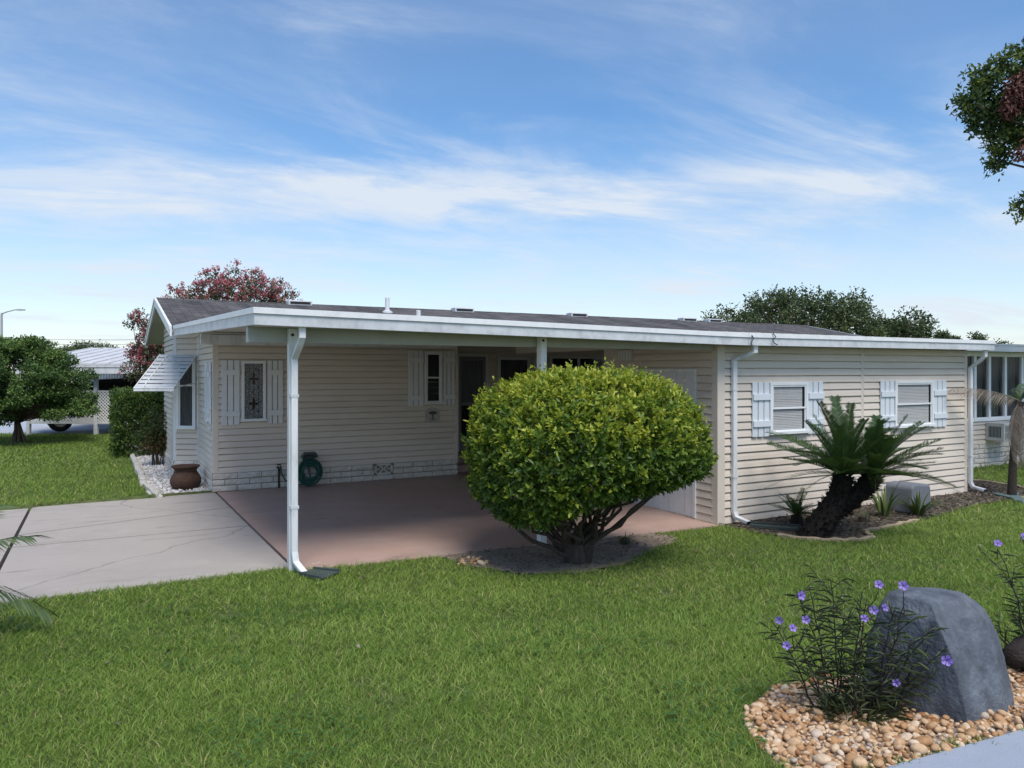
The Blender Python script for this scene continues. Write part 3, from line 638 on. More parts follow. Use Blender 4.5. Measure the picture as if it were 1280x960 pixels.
def shutter(fc, u0, u1, z0, z1, m='shutter', n=3, bat=(0.17, 0.80), parent=None):
    mb = MB(); gap = 0.016; wd = (u1 - u0 - gap * (n - 1)) / n
    for k in range(n): fc.box(mb, u0 + k * (wd + gap), u0 + k * (wd + gap) + wd, 0.025, 0.045, z0, z1)
    for b in bat:
        zc = z0 + (z1 - z0) * b; fc.box(mb, u0 + 0.004, u1 + 0.004, 0.0452, 0.066, zc - 0.045, zc + 0.045)
    return mb.build('shutter', MAT[m], parent or HOUSE, bevel=0.004)
FC = Face((0, WT), (10, WT))                      # under the carport
shutter(FC, 0.12, 0.405, 1.13, 2.23, 'shutter_cream', bat=(0.17, 0.81)); window(FC, 0.44, 0.84, 1.18, 2.22, 'leaded', False, label='window of leaded textured glass with two dark red cross flowers')
shutter(FC, 0.865, 1.13, 1.13, 2.23, 'shutter_cream', bat=(0.17, 0.81))
shutter(FC, 3.47, 3.775, 1.375, 2.44, 'shutter_cream', bat=(0.15, 0.83)); window(FC, 3.80, 4.17, 1.40, 2.43, 'none', True, 'shutter_cream', label='small dark window between cream shutters near the entry')
shutter(FC, 4.19, 4.44, 1.375, 2.44, 'shutter_cream', bat=(0.15, 0.83))
FG = Face((0, GY0), (10, GY0))                    # front of the closed end room
shutter(FG, 6.385, 6.715, 1.11, 1.885, bat=(0.24, 0.73)); window(FG, 6.72, 7.51, 1.13, 1.885, 'blind', label='blinded window behind the cycad fronds')
shutter(FG, 7.525, 7.86, 1.11, 1.885, bat=(0.24, 0.73))
shutter(FG, 9.215, 9.555, 1.10, 1.89, bat=(0.24, 0.73)); window(FG, 9.56, 10.585, 1.12, 1.89, 'blind', label='blinded window near the far downspout')
shutter(FG, 10.60, 10.97, 1.10, 1.89, bat=(0.24, 0.73))
FE = Face((0, 10), (0, 0))                        # gable end: u = 10 - y
shutter(FE, 10 - 6.55, 10 - 6.22, 1.14, 2.20, bat=(0.2, 0.8)); window(FE, 10 - 6.20, 10 - 6.0, 1.17, 2.18, 'none', False); shutter(FE, 10 - 5.98, 10 - 5.76, 1.14, 2.20, n=2, bat=(0.2, 0.8))
FB = Face(BAY[1], BAY[0])
window(FB, 0.055, 0.43, 0.92, 2.30, 'curtain', True, label='bay window under the slatted awning', split=0.62)
FR = Face((0, 6.8), (10, 6.8))                    # recessed entry wall
window(FR, 6.0, 6.82, 1.05, 2.36, 'curtain', True, 'shutter_cream'); 
shutter(FR, 6.95, 7.25, 1.05, 2.36, 'shutter_cream')
window(FR, 7.36, 8.84, 0.55, 2.38, 'none', False, 'shutter_cream', label='wide dark window of the recessed porch')
mb = MB(); FR.box(mb, 8.10, 8.17, 0.044, 0.062, 0.6, 2.33); mb.build('mullion', MAT['shutter_cream'], HOUSE)
# entry storm door
mb = MB(); d0, d1, dz0, dz1 = 5.0, 5.76, 0.32, 2.42
for a in ((d0, d0 + .06, dz0, dz1), (d1 - .06, d1, dz0, dz1), (d0 + .06, d1 - .06, dz1 - .06, dz1)): FR.box(mb, a[0], a[1], 0.0, 0.06, a[2], a[3])
dr = mb.build('door', MAT['shutter_cream'], HOUSE); dr['label'] = 'dark storm door with a pale kick panel'
mb = MB(); FR.box(mb, d0 + .06, d1 - .06, 0.0, 0.042, dz0, 0.62)
for a in ((d0 + .06, d0 + .12, .62, 2.36), (d1 - .12, d1 - .06, .62, 2.36), (d0 + .12, d1 - .12, 2.27, 2.36), (d0 + .12, d1 - .12, 1.30, 1.37)): FR.box(mb, a[0], a[1], 0.0, 0.042, a[2], a[3])
mb.build('door_panel', MAT['door'], dr)
mb = MB(); FR.box(mb, d0 + .12, d1 - .12, 0.0, 0.030, 1.37, 2.27); mb.build('upper_pane', MAT['curtain'], dr)
mb = MB(); FR.box(mb, d0 + .12, d1 - .12, 0.0, 0.028, 0.62, 1.30); mb.build('lower_pane', MAT['darkroom'], dr)
mb = MB(); mb.tube([FR.pt(5.66, 0.035, 1.33), FR.pt(5.66, 0.075, 1.33), FR.pt(5.58, 0.075, 1.33)], 0.012, 8); mb.build('handle', MAT['black'], dr)
for k in range(2):
    mb = MB(); mb.box((4.56, 5.9 + 0.32 * k, 0.001), (5.95, 6.79, 0.14 * (k + 1))) if k == 0 else mb.box((4.58, 6.22, 0.141), (5.93, 6.79, 0.29))
    mb.build('step', MAT['slab'], HOUSE, bevel=0.01)
# white door of the end room, facing the carport
FS = Face((GX0, 5), (GX0, 0))                     # u = 5 - y
mb = MB(); u0, u1, zt = 5 - 2.02, 5 - 0.25, 2.03
FS.box(mb, u0 - .05, u0, 0.0, 0.045, -0.05, zt + .05); FS.box(mb, u1, u1 + .05, 0.0, 0.045, -0.05, zt + .05); FS.box(mb, u0, u1, 0.0, 0.045, zt, zt + .05)
gd = mb.build('garage_door', MAT['white'], HOUSE)
mb = MB(); nP = 10; wP = (u1 - u0) / nP
for k in range(nP): FS.box(mb, u0 + k * wP + .004, u0 + (k + 1) * wP - .004, 0.0, 0.032 if k % 2 else 0.028, -0.035, zt - .002)
mb.build('door_panel', MAT['gdoor'], gd)
mb = MB(); FS.box(mb, 5 - 2.01, 5 - 1.63, 0.016, 0.05, 2.20, 2.39)
lv = mb.build('wall_vent', MAT['soffit'], HOUSE)
for k in range(5):
    mb = MB(); FS.box(mb, 5 - 1.985 + k * .07, 5 - 1.985 + k * .07 + .045, 0.05, 0.062, 2.215, 2.375); mb.build('louvre', MAT['shutter_cream'], lv)

# roofs
def plane_obj(name, P, mat, th=0.05, parent=None):
    """slab under a quad P (4 points, top side), local x along first edge so the shingle courses follow the eave"""
    P = [Vector(p) for p in P]; x = (P[1] - P[0]).normalized(); nrm = x.cross(P[3] - P[0]).normalized(); y = nrm.cross(x); o = P[0]
    mt = Matrix((x, y, nrm)).transposed().to_4x4(); mt.translation = o; inv = mt.inverted()
    me = bpy.data.meshes.new(name); q = [inv @ p for p in P]; lo = [Vector((a.x, a.y, a.z - th)) for a in q]
    me.from_pydata(q + lo, [], [(0, 1, 2, 3), (7, 6, 5, 4), (0, 4, 5, 1), (1, 5, 6, 2), (2, 6, 7, 3), (3, 7, 4, 0)])
    me.materials.append(mat); ob = bpy.data.objects.new(name, me); COL.objects.link(ob); ob.parent = parent; ob.matrix_local = mt; return ob
RX0, RX1 = -0.67, 18.7
roof = plane_obj('roof', [(RX0, eave_y, eave_z), (RX1, eave_y, eave_z), (RX1, ridge_y, ridge_z), (RX0, ridge_y, ridge_z)], MAT['shingle'], 0.04, HOUSE)
rear_y = 12.75; rear_z = eave_z
plane_obj('roof', [(RX1, rear_y, rear_z), (RX0, rear_y, rear_z), (RX0, ridge_y, ridge_z), (RX1, ridge_y, ridge_z)], MAT['shingle'], 0.04, HOUSE)
mb = MB(); mb.tube([(RX0, ridge_y, ridge_z - 0.012), (RX1, ridge_y, ridge_z - 0.012)], 0.035, 8); mb.build('ridge_cap', MAT['shingle'], HOUSE)
# rake boards and sloping soffits of both gables
def rake(x, ya, za, yb, zb):
    mb = MB(); mb.prism([(x, ya, za + 0.012), (x, yb, zb + 0.012), (x, yb, zb - 0.15), (x, ya, za - 0.15)], None, (-0.03, 0, 0)); mb.build('rake_board', MAT['edge'], HOUSE)
    mb = MB(); mb.prism([(x - 0.031, ya, za + 0.016), (x - 0.031, yb, zb + 0.016), (x - 0.031, yb, zb - 0.035), (x - 0.031, ya, za - 0.035)], None, (-0.012, 0, 0)); mb.build('drip_edge', MAT['white'], HOUSE)
rake(RX0, eave_y - 0.02, eave_z, ridge_y, ridge_z); rake(RX0, rear_y, rear_z, ridge_y, ridge_z); rake(RX1 + 0.03, eave_y, eave_z, ridge_y, ridge_z)
for ya, za in ((eave_y, eave_z), (rear_y, rear_z)):
    mb = MB(); mb.prism([(RX0 + 0.001, ya, za - 0.045), (RX0 + 0.001, ridge_y, ridge_z - 0.045), (0.1, ridge_y, ridge_z - 0.045), (0.1, ya, za - 0.045)], None, (0, 0, -0.012)); mb.build('soffit', MAT['soffit'], HOUSE)
# attic closure under the front slope so the recess has a ceiling
mb = MB(); mb.box((-0.2, 5.42, 2.665), (18.4, 6.9, 2.69)); mb.build('soffit', MAT['soffit'], HOUSE)
# roof vents and pipes (on the ridge and front slope)
def ridge_vent(x, wd=0.52):
    mb = MB(); mb.box((x - wd / 2, ridge_y - 0.22, ridge_z - 0.04), (x + wd / 2, ridge_y + 0.05, ridge_z + 0.075)); o = mb.build('roof_vent', MAT['gutter'], roof.parent, bevel=0.015)
    m2 = MB(); m2.box((x - wd / 2 + .04, ridge_y - 0.226, ridge_z - 0.01), (x + wd / 2 - .04, ridge_y - 0.221, ridge_z + 0.045))
    m2.build('slot', MAT['black'], o)
for x in (2.2, 6.2, 9.6, 13.5, 14.5): ridge_vent(x)
for x, y, h in ((4.0, 8.3, 0.34), (4.35, 7.3, 0.20)):
    mb = MB(); zr = float(roof_z(y)); mb.lathe([(0.05, -0.05), (0.05, h - 0.01), (0.046, h), (0.03, h), (0.03, h - 0.1)], (x, y, zr), 14); o = mb.build('vent_pipe', MAT['white'], HOUSE, smooth=False)
    m2 = MB(); m2.lathe([(0.13, -0.06), (0.12, 0.015), (0.06, 0.05), (0.052, 0.06)], (x, y, zr), 14); m2.build('flashing', MAT['gutter'], o)
# carport roof: ribbed pan, beams, gutter
def pan_z(y): return 2.545 + 0.155 * (y + 0.45) / 5.85
mb = MB(); x = -0.40
while x < 11.78:
    x2 = min(x + 0.305, 11.8)
    mb.prism([(x, -0.45, pan_z(-0.45)), (x2 - 0.02, -0.45, pan_z(-0.45)), (x2 - 0.02, 5.42, pan_z(5.42)), (x, 5.42, pan_z(5.42))], None, (0, 0, 0.03))
    mb.prism([(x2 - 0.0205, -0.45, pan_z(-0.45) - 0.006), (x2 - 0.0005, -0.45, pan_z(-0.45) - 0.006), (x2 - 0.0005, 5.42, pan_z(5.42) - 0.006), (x2 - 0.0205, 5.42, pan_z(5.42) - 0.006)], None, (0, 0, 0.04)); x = x2
mb.build('carport_roof', MAT['soffit'], HOUSE)
def gz_(x):  # gutter bottom falls a little towards the middle outlet
    return 2.485 - (2.485 - 2.395) * min(1, (x + 0.44) / 6.2) if x < 5.76 else 2.395 + 0.012 * (x - 5.76) / 6
def run(xa, xb, name, mat, y0, y1, b, t, n=12):
    mb = MB(); vs = []
    for k in range(n + 1):
        x = xa + (xb - xa) * k / n; z = gz_(x); vs += [(x, y0, z + b), (x, y1, z + b), (x, y1, z + t), (x, y0, z + t)]
    fs = [(4 * k + j, 4 * k + (j + 1) % 4, 4 * k + 4 + (j + 1) % 4, 4 * k + 4 + j) for k in range(n) for j in range(4)] + [(0, 1, 2, 3), (4 * n + 3, 4 * n + 2, 4 * n + 1, 4 * n)]
    mb.add(vs, [f[::-1] for f in fs]); return mb.build(name, mat, HOUSE)
for xa, xb in ((-0.43, 5.98), (5.985, 11.85)):
    run(xa, xb, 'gutter', MAT['gutter'], -0.55, -0.43, 0.0, 0.105)
    run(xa - 0.01, xb, 'roof_edge', MAT['edge'], -0.565, -0.42, 0.107, 0.165)
# carport left end: same band, climbing back to the house eave
def band(name, mat, x0, x1, a, b, z00, z01):
    mb = MB(); vs = []
    for (x, y, z) in ((-0.43, -0.545, 2.485), (-0.645, 5.33, 2.615)):
        vs += [(x + x0, y, z + a), (x + x1, y, z + a), (x + x1, y, z + b), (x + x0, y, z + b)]
    mb.add(vs, [(0, 1, 2, 3)[::-1], (4, 5, 6, 7), (0, 1, 5, 4), (1, 2, 6, 5), (2, 3, 7, 6), (3, 0, 4, 7)]); mb.build(name, mat, HOUSE)
band('fascia', MAT['gutter'], 0.0, 0.05, 0.0, 0.105, 0, 0); band('roof_edge', MAT['edge'], -0.012, 0.06, 0.107, 0.165, 0, 0)
MB().box((-0.42, -0.145, 2.335), (5.74, -0.03, 2.49)).build('beam', MAT['beam'], HOUSE)
MB().box((-0.22, 5.50, 2.49), (4.44, 5.60, 2.655)).build('beam', MAT['white'], HOUSE)
MB().box((GX0 - 0.06, 0.12, 2.40), (GX0 - 0.018, 5.4, 2.54)).build('beam', MAT['trim'], HOUSE)
for x, y in ((0.0, -0.205), (2.93, -0.205)):
    zb = float(slab_z(x, y)); mb = MB(); mb.box((x - .043, y - .048, zb - 0.01), (x + .043, y + .048, 2.475)); pt = mb.build('carport_post', MAT['white'], HOUSE, bevel=0.006)
    MB().lathe([(0.0, 0.010), (0.014, 0.008), (0.016, 0)], (0, 0, 0), 10).build('bolt', MAT['black'], pt)
    b = pt.children[0]; b.rotation_euler = (R(90), 0, 0); b.location = (x - 0.01, y - 0.0535, 2.41)
# downspouts
def downspout(path, w1=0.075, w2=0.055, side=(1, 0, 0)):
    mb = MB(); mb.rtube(path, w1, w2, side); o = mb.build('downspout', MAT['white'], HOUSE, bevel=0.008)
    m2 = MB(); e = Vector(path[-1]); d = (e - Vector(path[-2])).normalized(); m2.rtube([e - d * 0.002, e + d * 0.004], w1 * 0.8, w2 * 0.75, side); m2.build('outlet', MAT['black'], o)
    for q in (0.22, 0.8):
        m3 = MB(); za = path[3][2] * q + path[4][2] * (1 - q); m3.box((path[3][0] - w1 * .62, path[3][1] - w2 * .56, za), (path[3][0] + w1 * .62, path[3][1] + w2 * .6, za + 0.03)); m3.build('strap', MAT['gutter'], o)
    return o
zb = float(slab_z(0, -.3))
downspout([(0.03, -0.485, 2.49), (0.03, -0.485, 2.38), (0.02, -0.42, 2.30), (0.0, -0.284, 2.17), (0.0, -0.284, 0.25), (0.01, -0.31, 0.14), (0.06, -0.44, 0.06)], 0.066, 0.05)
downspout([(6.17, -0.485, 2.40), (6.17, -0.485, 2.31), (6.11, -0.38, 2.25), (6.02, -0.252, 2.19), (6.02, -0.252, 0.10), (6.03, -0.28, 0.02), (6.12, -0.42, -0.04)])
downspout([(11.68, -0.485, 2.41), (11.68, -0.485, 2.30), (11.67, -0.40, 2.22), (11.655, -0.255, 2.10), (11.655, -0.255, 0.10), (11.67, -0.29, 0.02), (11.80, -0.42, -0.03)])
# loose cable hanging over the gutter joint, and a small box on the end wall
mb = MB(); mb.tube([(6.02, -0.572, 2.53), (6.05, -0.58, 2.49), (6.0, -0.575, 2.43), (6.03, -0.57, 2.39)], 0.007, 6); mb.build('cable', MAT['black'], HOUSE)
mb = MB(); mb.tube([(6.42, -0.574, 2.57), (6.46, -0.59, 2.52), (6.40, -0.585, 2.47), (6.45, -0.575, 2.43), (6.52, -0.565, 2.41)], 0.007, 6); mb.build('cable', MAT['black'], HOUSE)
mb = MB(); FE.box(mb, 10 - 5.93, 10 - 5.80, 0.02, 0.07, 1.02, 1.10); mb.build('outlet_box', MAT['gutter'], HOUSE, bevel=0.006)
# awning over the bay window
aw = MB(); fb = FB; top_z, bot_z, proj = 2.36, 1.735, 0.90; uL, uR = -0.30, 0.46
nS = 9
sl_ = Vector((0, 0, 0))
for k in range(nS):
    a = k / nS; b = (k + 0.64) / nS
    P = []
    for q, dz in ((a, 0.004), (b, 0.0)):
        for u in (uL, uR): P.append(fb.pt(u, 0.02 + proj * q, top_z + (bot_z - top_z) * q + dz))
    P = [P[0], P[1], P[3], P[2]]; aw.prism(P, None, (0, 0, -0.008))
aw_o = aw.build('awning', MAT['awning'], HOUSE); aw_o['label'] = 'slatted white awning over the bay window'
mb = MB()
for u in (uL + 0.01, uL + 0.17, uR - 0.01): mb.tube([fb.pt(u, 0.02, top_z + 0.012), fb.pt(u, 0.02 + proj, bot_z + 0.012)], 0.011, 6)
mb.tube([fb.pt(uL, 0.02 + proj, bot_z), fb.pt(uR, 0.02 + proj, bot_z)], 0.018, 6)
mb.build('awning_rail', MAT['white'], aw_o)
mb = MB(); fb.box(mb, uL, uR, proj + 0.012, proj + 0.03, bot_z - 0.055, bot_z + 0.02); mb.build('valance', MAT['white'], aw_o)
mb = MB()
for u in (uL + 0.02, uR - 0.02): mb.tube([fb.pt(max(u, 0.02), 0.02, 1.82), fb.pt(u, 0.02 + proj, bot_z)], 0.009, 6)
mb.build('support_arm', MAT['white'], aw_o)

# ------------------------------------------------------------------ sunroom beside the closed end
SUN = thing('sunroom', 'cream sunroom with tall dark windows over white block base at right edge', 'sunroom', (13.4, 1.72, -0.08))
def sub(o): o.parent = SUN; o.matrix_parent_inverse = Matrix.Translation((-13.4, -1.72, 0.08)); return o
def mbs(mb, name, mat, parent=None, **k):
    o = mb.build(name, MAT[mat], None, **k)
    if parent is None: sub(o)
    else: o.parent = parent
    return o
n0 = set(bpy.data.objects)
sx0, sx1, sy = 13.4, 18.6, 1.72
for a in (siding((sx0, sy), (sx1, sy), 0.42, 0.93), siding((sx0, 5.6), (sx0, sy), 0.42, 2.45), siding((sx1, sy), (sx1, 6.7), 0.42, 2.45)): sub(a)
mb = MB(); mm = MB(); blocks(mb, mm, (sx0, sy - .005), (sx1, sy - .005), -0.12, 0.42, 5, 0.40, 0.02, seed=9); blocks(mb, mm, (sx0, 5.6), (sx0, sy), -0.12, 0.42, 5, 0.40, 0.02, seed=10)
o = mbs(mb, 'skirting', 'brick'); mbs(mm, 'mortar', 'mortar', o)
FSN = Face((sx0, sy), (sx1, sy)); mb = MB(); FSN.box(mb, 0, sx1 - sx0, -0.05, 0.05, 0.93, 0.985); FSN.box(mb, 0, sx1 - sx0, -0.05, 0.04, 2.40, 2.47)
mbs(mb, 'window_sill', 'frame')
u = 0.0; k = 0
xsn = [0.0, 0.9, 1.80, 2.36, 3.0, 3.7, 4.4, 5.2]
for a, b in zip(xsn[:-1], xsn[1:]):
    mb = MB(); FSN.box(mb, a, a + .06, -0.02, 0.045, 0.985, 2.40); FSN.box(mb, b - .03, b, -0.02, 0.045, 0.985, 2.40); FSN.box(mb, a + .06, b - .03, -0.01, 0.035, 0.985, 1.015); FSN.box(mb, a + .06, b - .03, -0.01, 0.035, 2.37, 2.40)
    o = mbs(mb, 'window', 'frame')
    mb = MB(); n = 26; vs = []
    for q in range(n + 1):
        uu = a + .06 + (b - a - .09) * q / n; oo = -0.10 + 0.02 * math.sin(q * 1.1); vs += [FSN.pt(uu, oo, 1.0), FSN.pt(uu, oo, 2.39)]
    mb.add(vs, [(2 * q, 2 * q + 2, 2 * q + 3, 2 * q + 1) for q in range(n)]); mbs(mb, 'curtain', 'curtain', o)
    mb = MB(); FSN.box(mb, a + .06, b - .03, 0.0, 0.004, 1.015, 2.37); mbs(mb, 'pane', 'glass', o)
mb = MB(); mb.box((sx0 - 0.25, sy - 0.30, 2.475), (sx1 + .25, 5.4, 2.56)); mbs(mb, 'roof', 'soffit')
mb = MB(); mb.box((sx0 - 0.26, sy - 0.42, 2.47), (sx1 + .26, sy - 0.301, 2.60)); mb.box((sx0 - 0.27, sy - 0.43, 2.602), (sx1 + .27, sy - 0.29, 2.64)); mbs(mb, 'gutter', 'gutter')
mb = MB(); mb.rtube([(13.32, sy - .36, 2.47), (13.32, sy - .36, 2.36), (13.30, sy - .2, 2.26), (13.28, sy - .06, 2.16), (13.28, sy - .06, 0.05), (13.3, sy - .2, -0.02)], 0.085, 0.06, (1, 0, 0)); mbs(mb, 'downspout', 'white', bevel=0.008)
# window air conditioner in the sunroom wall
AC = thing('air_conditioner', 'boxy window air conditioner sticking out below the sunroom windows', 'air conditioner', (15.95, sy - 0.02, 0.50))
mb = MB(); mb.box((-0.31, -0.40, 0.0), (0.31, 0.0, 0.40)); mb.build('housing', MAT['ac'], AC, bevel=0.012)
mb = MB(); mb.box((-0.27, -0.404, 0.05), (0.05, -0.401, 0.36)); g_ = mb.build('grille', MAT['black'], AC)
mb = MB()
for k in range(12): mb.box((-0.27 + k * 0.027, -0.412, 0.05), (-0.262 + k * 0.027, -0.404, 0.36))
for z in (0.05, 0.2, 0.35): mb.box((-0.275, -0.414, z - .006), (0.055, -0.405, z + .006))
mb.build('fin', MAT['ac'], g_)
mb = MB()
for k in range(9): mb.box((-0.314, -0.33 + k * .03, 0.08), (-0.3105, -0.315 + k * .03, 0.32))
mb.build('side_louvre', MAT['black'], AC)

# ------------------------------------------------------------------ small things at the house
# name plaque
PL = thing('house_number_plaque', 'small arched stone plaque with a tree relief below the entry window', 'plaque', (3.97, WT - 0.02, 1.05))
pts = [(-0.145, 0), (0.145, 0), (0.145, 0.20)] + [(0.145 * math.cos(a) * (1 if abs(math.cos(a)) < .99 else 1), 0.20 + 0.085 * math.sin(a)) for a in np.linspace(0, math.pi, 13)][1:-1] + [(-0.145, 0.20)]
MB().prism([(x, 0, z) for x, z in pts], None, (0, -0.025, 0)).build('slab', MAT['plaque'], PL, bevel=0.004)
mb = MB(); mb.prism([(x * .055 / .145 * 1.6, -0.0252, 0.185 + 0.035 * math.sin(t)) for t in np.linspace(0, 2 * math.pi, 16)[:-1] for x in (0.145 * math.cos(t),)][::-1], None, (0, -0.006, 0)); mb.box((-0.012, -0.031, 0.09), (0.012, -0.0252, 0.16)); mb.build('tree_relief', MAT['plaquedark'], PL)
def text(body, size, loc, rot, mat, parent, name='lettering'):
    cu = bpy.data.curves.new(name, 'FONT'); cu.body = body; cu.size = size; cu.align_x = 'CENTER'; cu.extrude = 0.002
    to = bpy.data.objects.new('tmp_text', cu); COL.objects.link(to); bpy.context.view_layer.update()
    me = bpy.data.meshes.new_from_object(to.evaluated_get(bpy.context.evaluated_depsgraph_get())); bpy.data.objects.remove(to)
    o = bpy.data.objects.new(name, me); COL.objects.link(o); me.materials.clear(); me.materials.append(mat); o.parent = parent; o.location = loc; o.rotation_euler = rot; return o
text('191', 0.085, (0.0, -0.027, 0.03), (R(90), 0, 0), MAT['plaquedark'], PL, 'number')
# hose on its wall reel
HO = thing('garden_hose', 'coiled dark green garden hose on a wall hanger beside the near white post', 'garden hose', (1.57, WT - 0.09, 0.04))
mb = MB(); pts = []
for k in range(220):
    t = k / 220 * 9 * 2 * math.pi; lay = k / 220
    r_ = 0.165 + 0.05 * math.sin(t * 0.37) + 0.012 * math.sin(t * 1.3); pts.append((r_ * math.sin(t), -0.05 - 0.09 * abs(math.sin(lay * 9.2)) - 0.02 * math.sin(t * 0.5), 0.255 + (r_ * 1.12) * math.cos(t) - 0.03))
pts += [(0.03, -0.1, 0.02), (-0.12, -0.1, 0.012), (-0.30, -0.06, 0.014), (-0.42, -0.04, 0.10), (-0.47, 0.02, 0.22), (-0.48, 0.04, 0.34)]
mb.tube(pts, 0.0125, 7); mb.build('hose', MAT['hose'], HO, smooth=True)
mb = MB(); mb.box((-0.10, 0.0, 0.30), (0.10, 0.06, 0.50)); mb.tube([(-0.13, -0.05, 0.47), (-0.09, -0.05, 0.54), (0.09, -0.05, 0.54), (0.13, -0.05, 0.47)], 0.035, 8); mb.box((-0.09, -0.12, 0.36), (0.09, -0.0, 0.40)); mb.build('hanger', MAT['reel'], HO, bevel=0.01)
SP = thing('faucet', 'dark hose tap standing up beside the near white post', 'tap', (1.06, WT - 0.06, 0.0))
MB().tube([(0, 0, 0.0), (0, 0, 0.30), (-0.01, -0.02, 0.36), (-0.04, -0.05, 0.37)], 0.017, 8).build('pipe', MAT['black'], SP); mb = MB(); mb.lathe([(0.0, 0.02), (0.035, 0.015), (0.035, 0.0), (0, -0.005)], (-0.0, -0.0, 0.40), 10); mb.build('handle', MAT['black'], SP)
# pot
PT = thing('clay_pot', 'wide rusty brown urn standing on the white gravel', 'pot', (-0.37, 6.38, -0.03))
prof = [(0.0, 0.0), (0.17, 0.0), (0.22, 0.05), (0.252, 0.12), (0.255, 0.18), (0.23, 0.25), (0.19, 0.305), (0.178, 0.335), (0.195, 0.375), (0.235, 0.405), (0.242, 0.418), (0.232, 0.425), (0.20, 0.41), (0.165, 0.375), (0.16, 0.33), (0.17, 0.28), (0.0, 0.26)]
MB().lathe(prof, (0, 0, 0), 36).build('body', MAT['terracotta'], PT, smooth=True)
MB().lathe([(0, 0.285), (0.165, 0.285)], (0, 0, 0), 20).build('potting_soil', MAT['mulch'], PT)
# splash blocks and roll-out drain sleeves under the downspouts
def splash(x, y, rz, lab, L=0.55):
    t = thing('splash_block', lab, 'splash block', (x, y, float(gh(x, y)) + 0.015), rz)
    mb = MB(); mb.prism([(-0.11, 0, 0), (0.11, 0, 0), (0.15, -L, 0), (-0.15, -L, 0)][::-1], None, (0, 0, 0.02))
    for s_ in (-1, 1): mb.prism([(s_ * 0.11, 0, 0.02), (s_ * 0.095, 0, 0.02), (s_ * 0.132, -L, 0.02), (s_ * 0.15, -L, 0.02)], None, (0, 0, 0.022))
    mb.build('trough', MAT['splash'], t, bevel=0.006); return t
splash(0.09, -0.40, R(35), 'dark green splash block under the near carport post spout', 0.30)
splash(6.08, -0.48, R(42), 'dark green splash block at the corner of the cream wall', 0.75)
def sleeve(pts, lab, wd=0.14):
    mb = MB(); pts = [(x, y, float(gh(x, y)) + 0.035) for x, y in pts]; mb.rtube(pts, 0.03, wd, (0, 0, 1)); o = mb.build('drain_sleeve', MAT['sleeve'], None, bevel=0.008, off=pts[0]); return tag(o, lab, 'drain sleeve')
sleeve([(11.75, -0.62), (11.6, -0.95), (11.45, -1.25), (11.2, -1.4)], 'flat teal drain sleeve lying below the far downspout')
sleeve([(11.35, -1.2), (11.65, -1.02), (11.9, -0.82), (12.1, -0.75)], 'pale green drain sleeve reaching to the thin palm')
# grey utility box in the bed
UB = thing('utility_box', 'grey plastic utility cover standing by the cream wall', 'utility box', (9.08, -0.80, -0.07), R(6))
prof = [(-0.30, 0.0), (-0.27, 0.38), (-0.22, 0.425), (-0.05, 0.43), (0.02, 0.405), (0.22, 0.40), (0.27, 0.36), (0.30, 0.0)]
mb = MB(); n = 4; 
mb.prism([(x, -0.20, z) for x, z in prof], None, (0, 0.42, 0)); mb.build('cover', MAT['greybox'], UB, bevel=0.028)

# ------------------------------------------------------------------ gravel, edging
def stones(name, P, size, mat, seed, flat=0.62, sub_=2, kind='stuff'):
    r = np.random.default_rng(seed)
    import bmesh
    bm = bmesh.new(); bmesh.ops.create_icosphere(bm, subdivisions=sub_, radius=1); bm.verts.ensure_lookup_table()
    V0 = np.array([v.co[:] for v in bm.verts]); F0 = np.array([[v.index for v in f.verts] for f in bm.faces]); bm.free()
    Vs = []; Fs = []; T = []
    for i, (x, y, z) in enumerate(P):
        s_ = size * r.lognormal(0, 0.36); V = V0 * (1 + 0.20 * snoise(V0, 0.30, i % 97)[:, None])
        V = V * np.array([1, r.uniform(0.62, 0.95), r.uniform(0.45, 0.72)]) * s_
        e = Euler((r.normal() * .35, r.normal() * .35, r.uniform(0, 6.28))).to_matrix(); V = V @ np.array(e).T
        Vs.append(V + np.array([x, y, z + s_ * 0.35])); Fs.append(F0 + i * len(V0)); T.append(np.full(len(V0), r.random()))
    return tag(npmesh(name, np.concatenate(Vs), [np.concatenate(Fs)], MAT[mat], None, np.concatenate(T), smooth=True), kind=kind)
def scatter(poly, d, seed, relax=0.0):
    r = np.random.default_rng(seed); p = np.array(poly); out = []
    x0, y0, x1, y1 = *p.min(0), *p.max(0); n = int((x1 - x0) * (y1 - y0) * d)
    X = r.uniform(x0, x1, n); Y = r.uniform(y0, y1, n); k = inpoly(X, Y, poly); X, Y = X[k], Y[k]
    if relax:
        keep = []; cell = {}
        for a, b in zip(X, Y):
            c = (int(a / relax), int(b / relax)); ok = True
            for dx in (-1, 0, 1):
                for dy in (-1, 0, 1):
                    for (q, w_) in cell.get((c[0] + dx, c[1] + dy), ()):
                        if (q - a) ** 2 + (w_ - b) ** 2 < relax * relax: ok = False
            if ok: cell.setdefault(c, []).append((a, b)); keep.append((a, b))
        X, Y = np.array(keep).T
    return X, Y
x, y = scatter(PEBBLE, 7000, 3, 0.020); x2, y2 = scatter(PEBBLE, 1500, 4, 0.032)
k = y > -5.76 - 0.107 * (x - 1.19)
P = np.concatenate([np.stack([x, y, gh(x, y) + 0.0], 1)[:], np.stack([x2, y2, gh(x2, y2) + 0.018], 1)])
kk = ~inpoly(P[:, 0], P[:, 1], WALK)
stones('pebbles', P[kk], 0.0158, 'pebble', 5)
x, y = scatter(GRAVEL, 900, 6, 0.035); stones('white_gravel', np.stack([x, y, gh(x, y) + 0.005], 1), 0.026, 'gravel', 8, sub_=1)
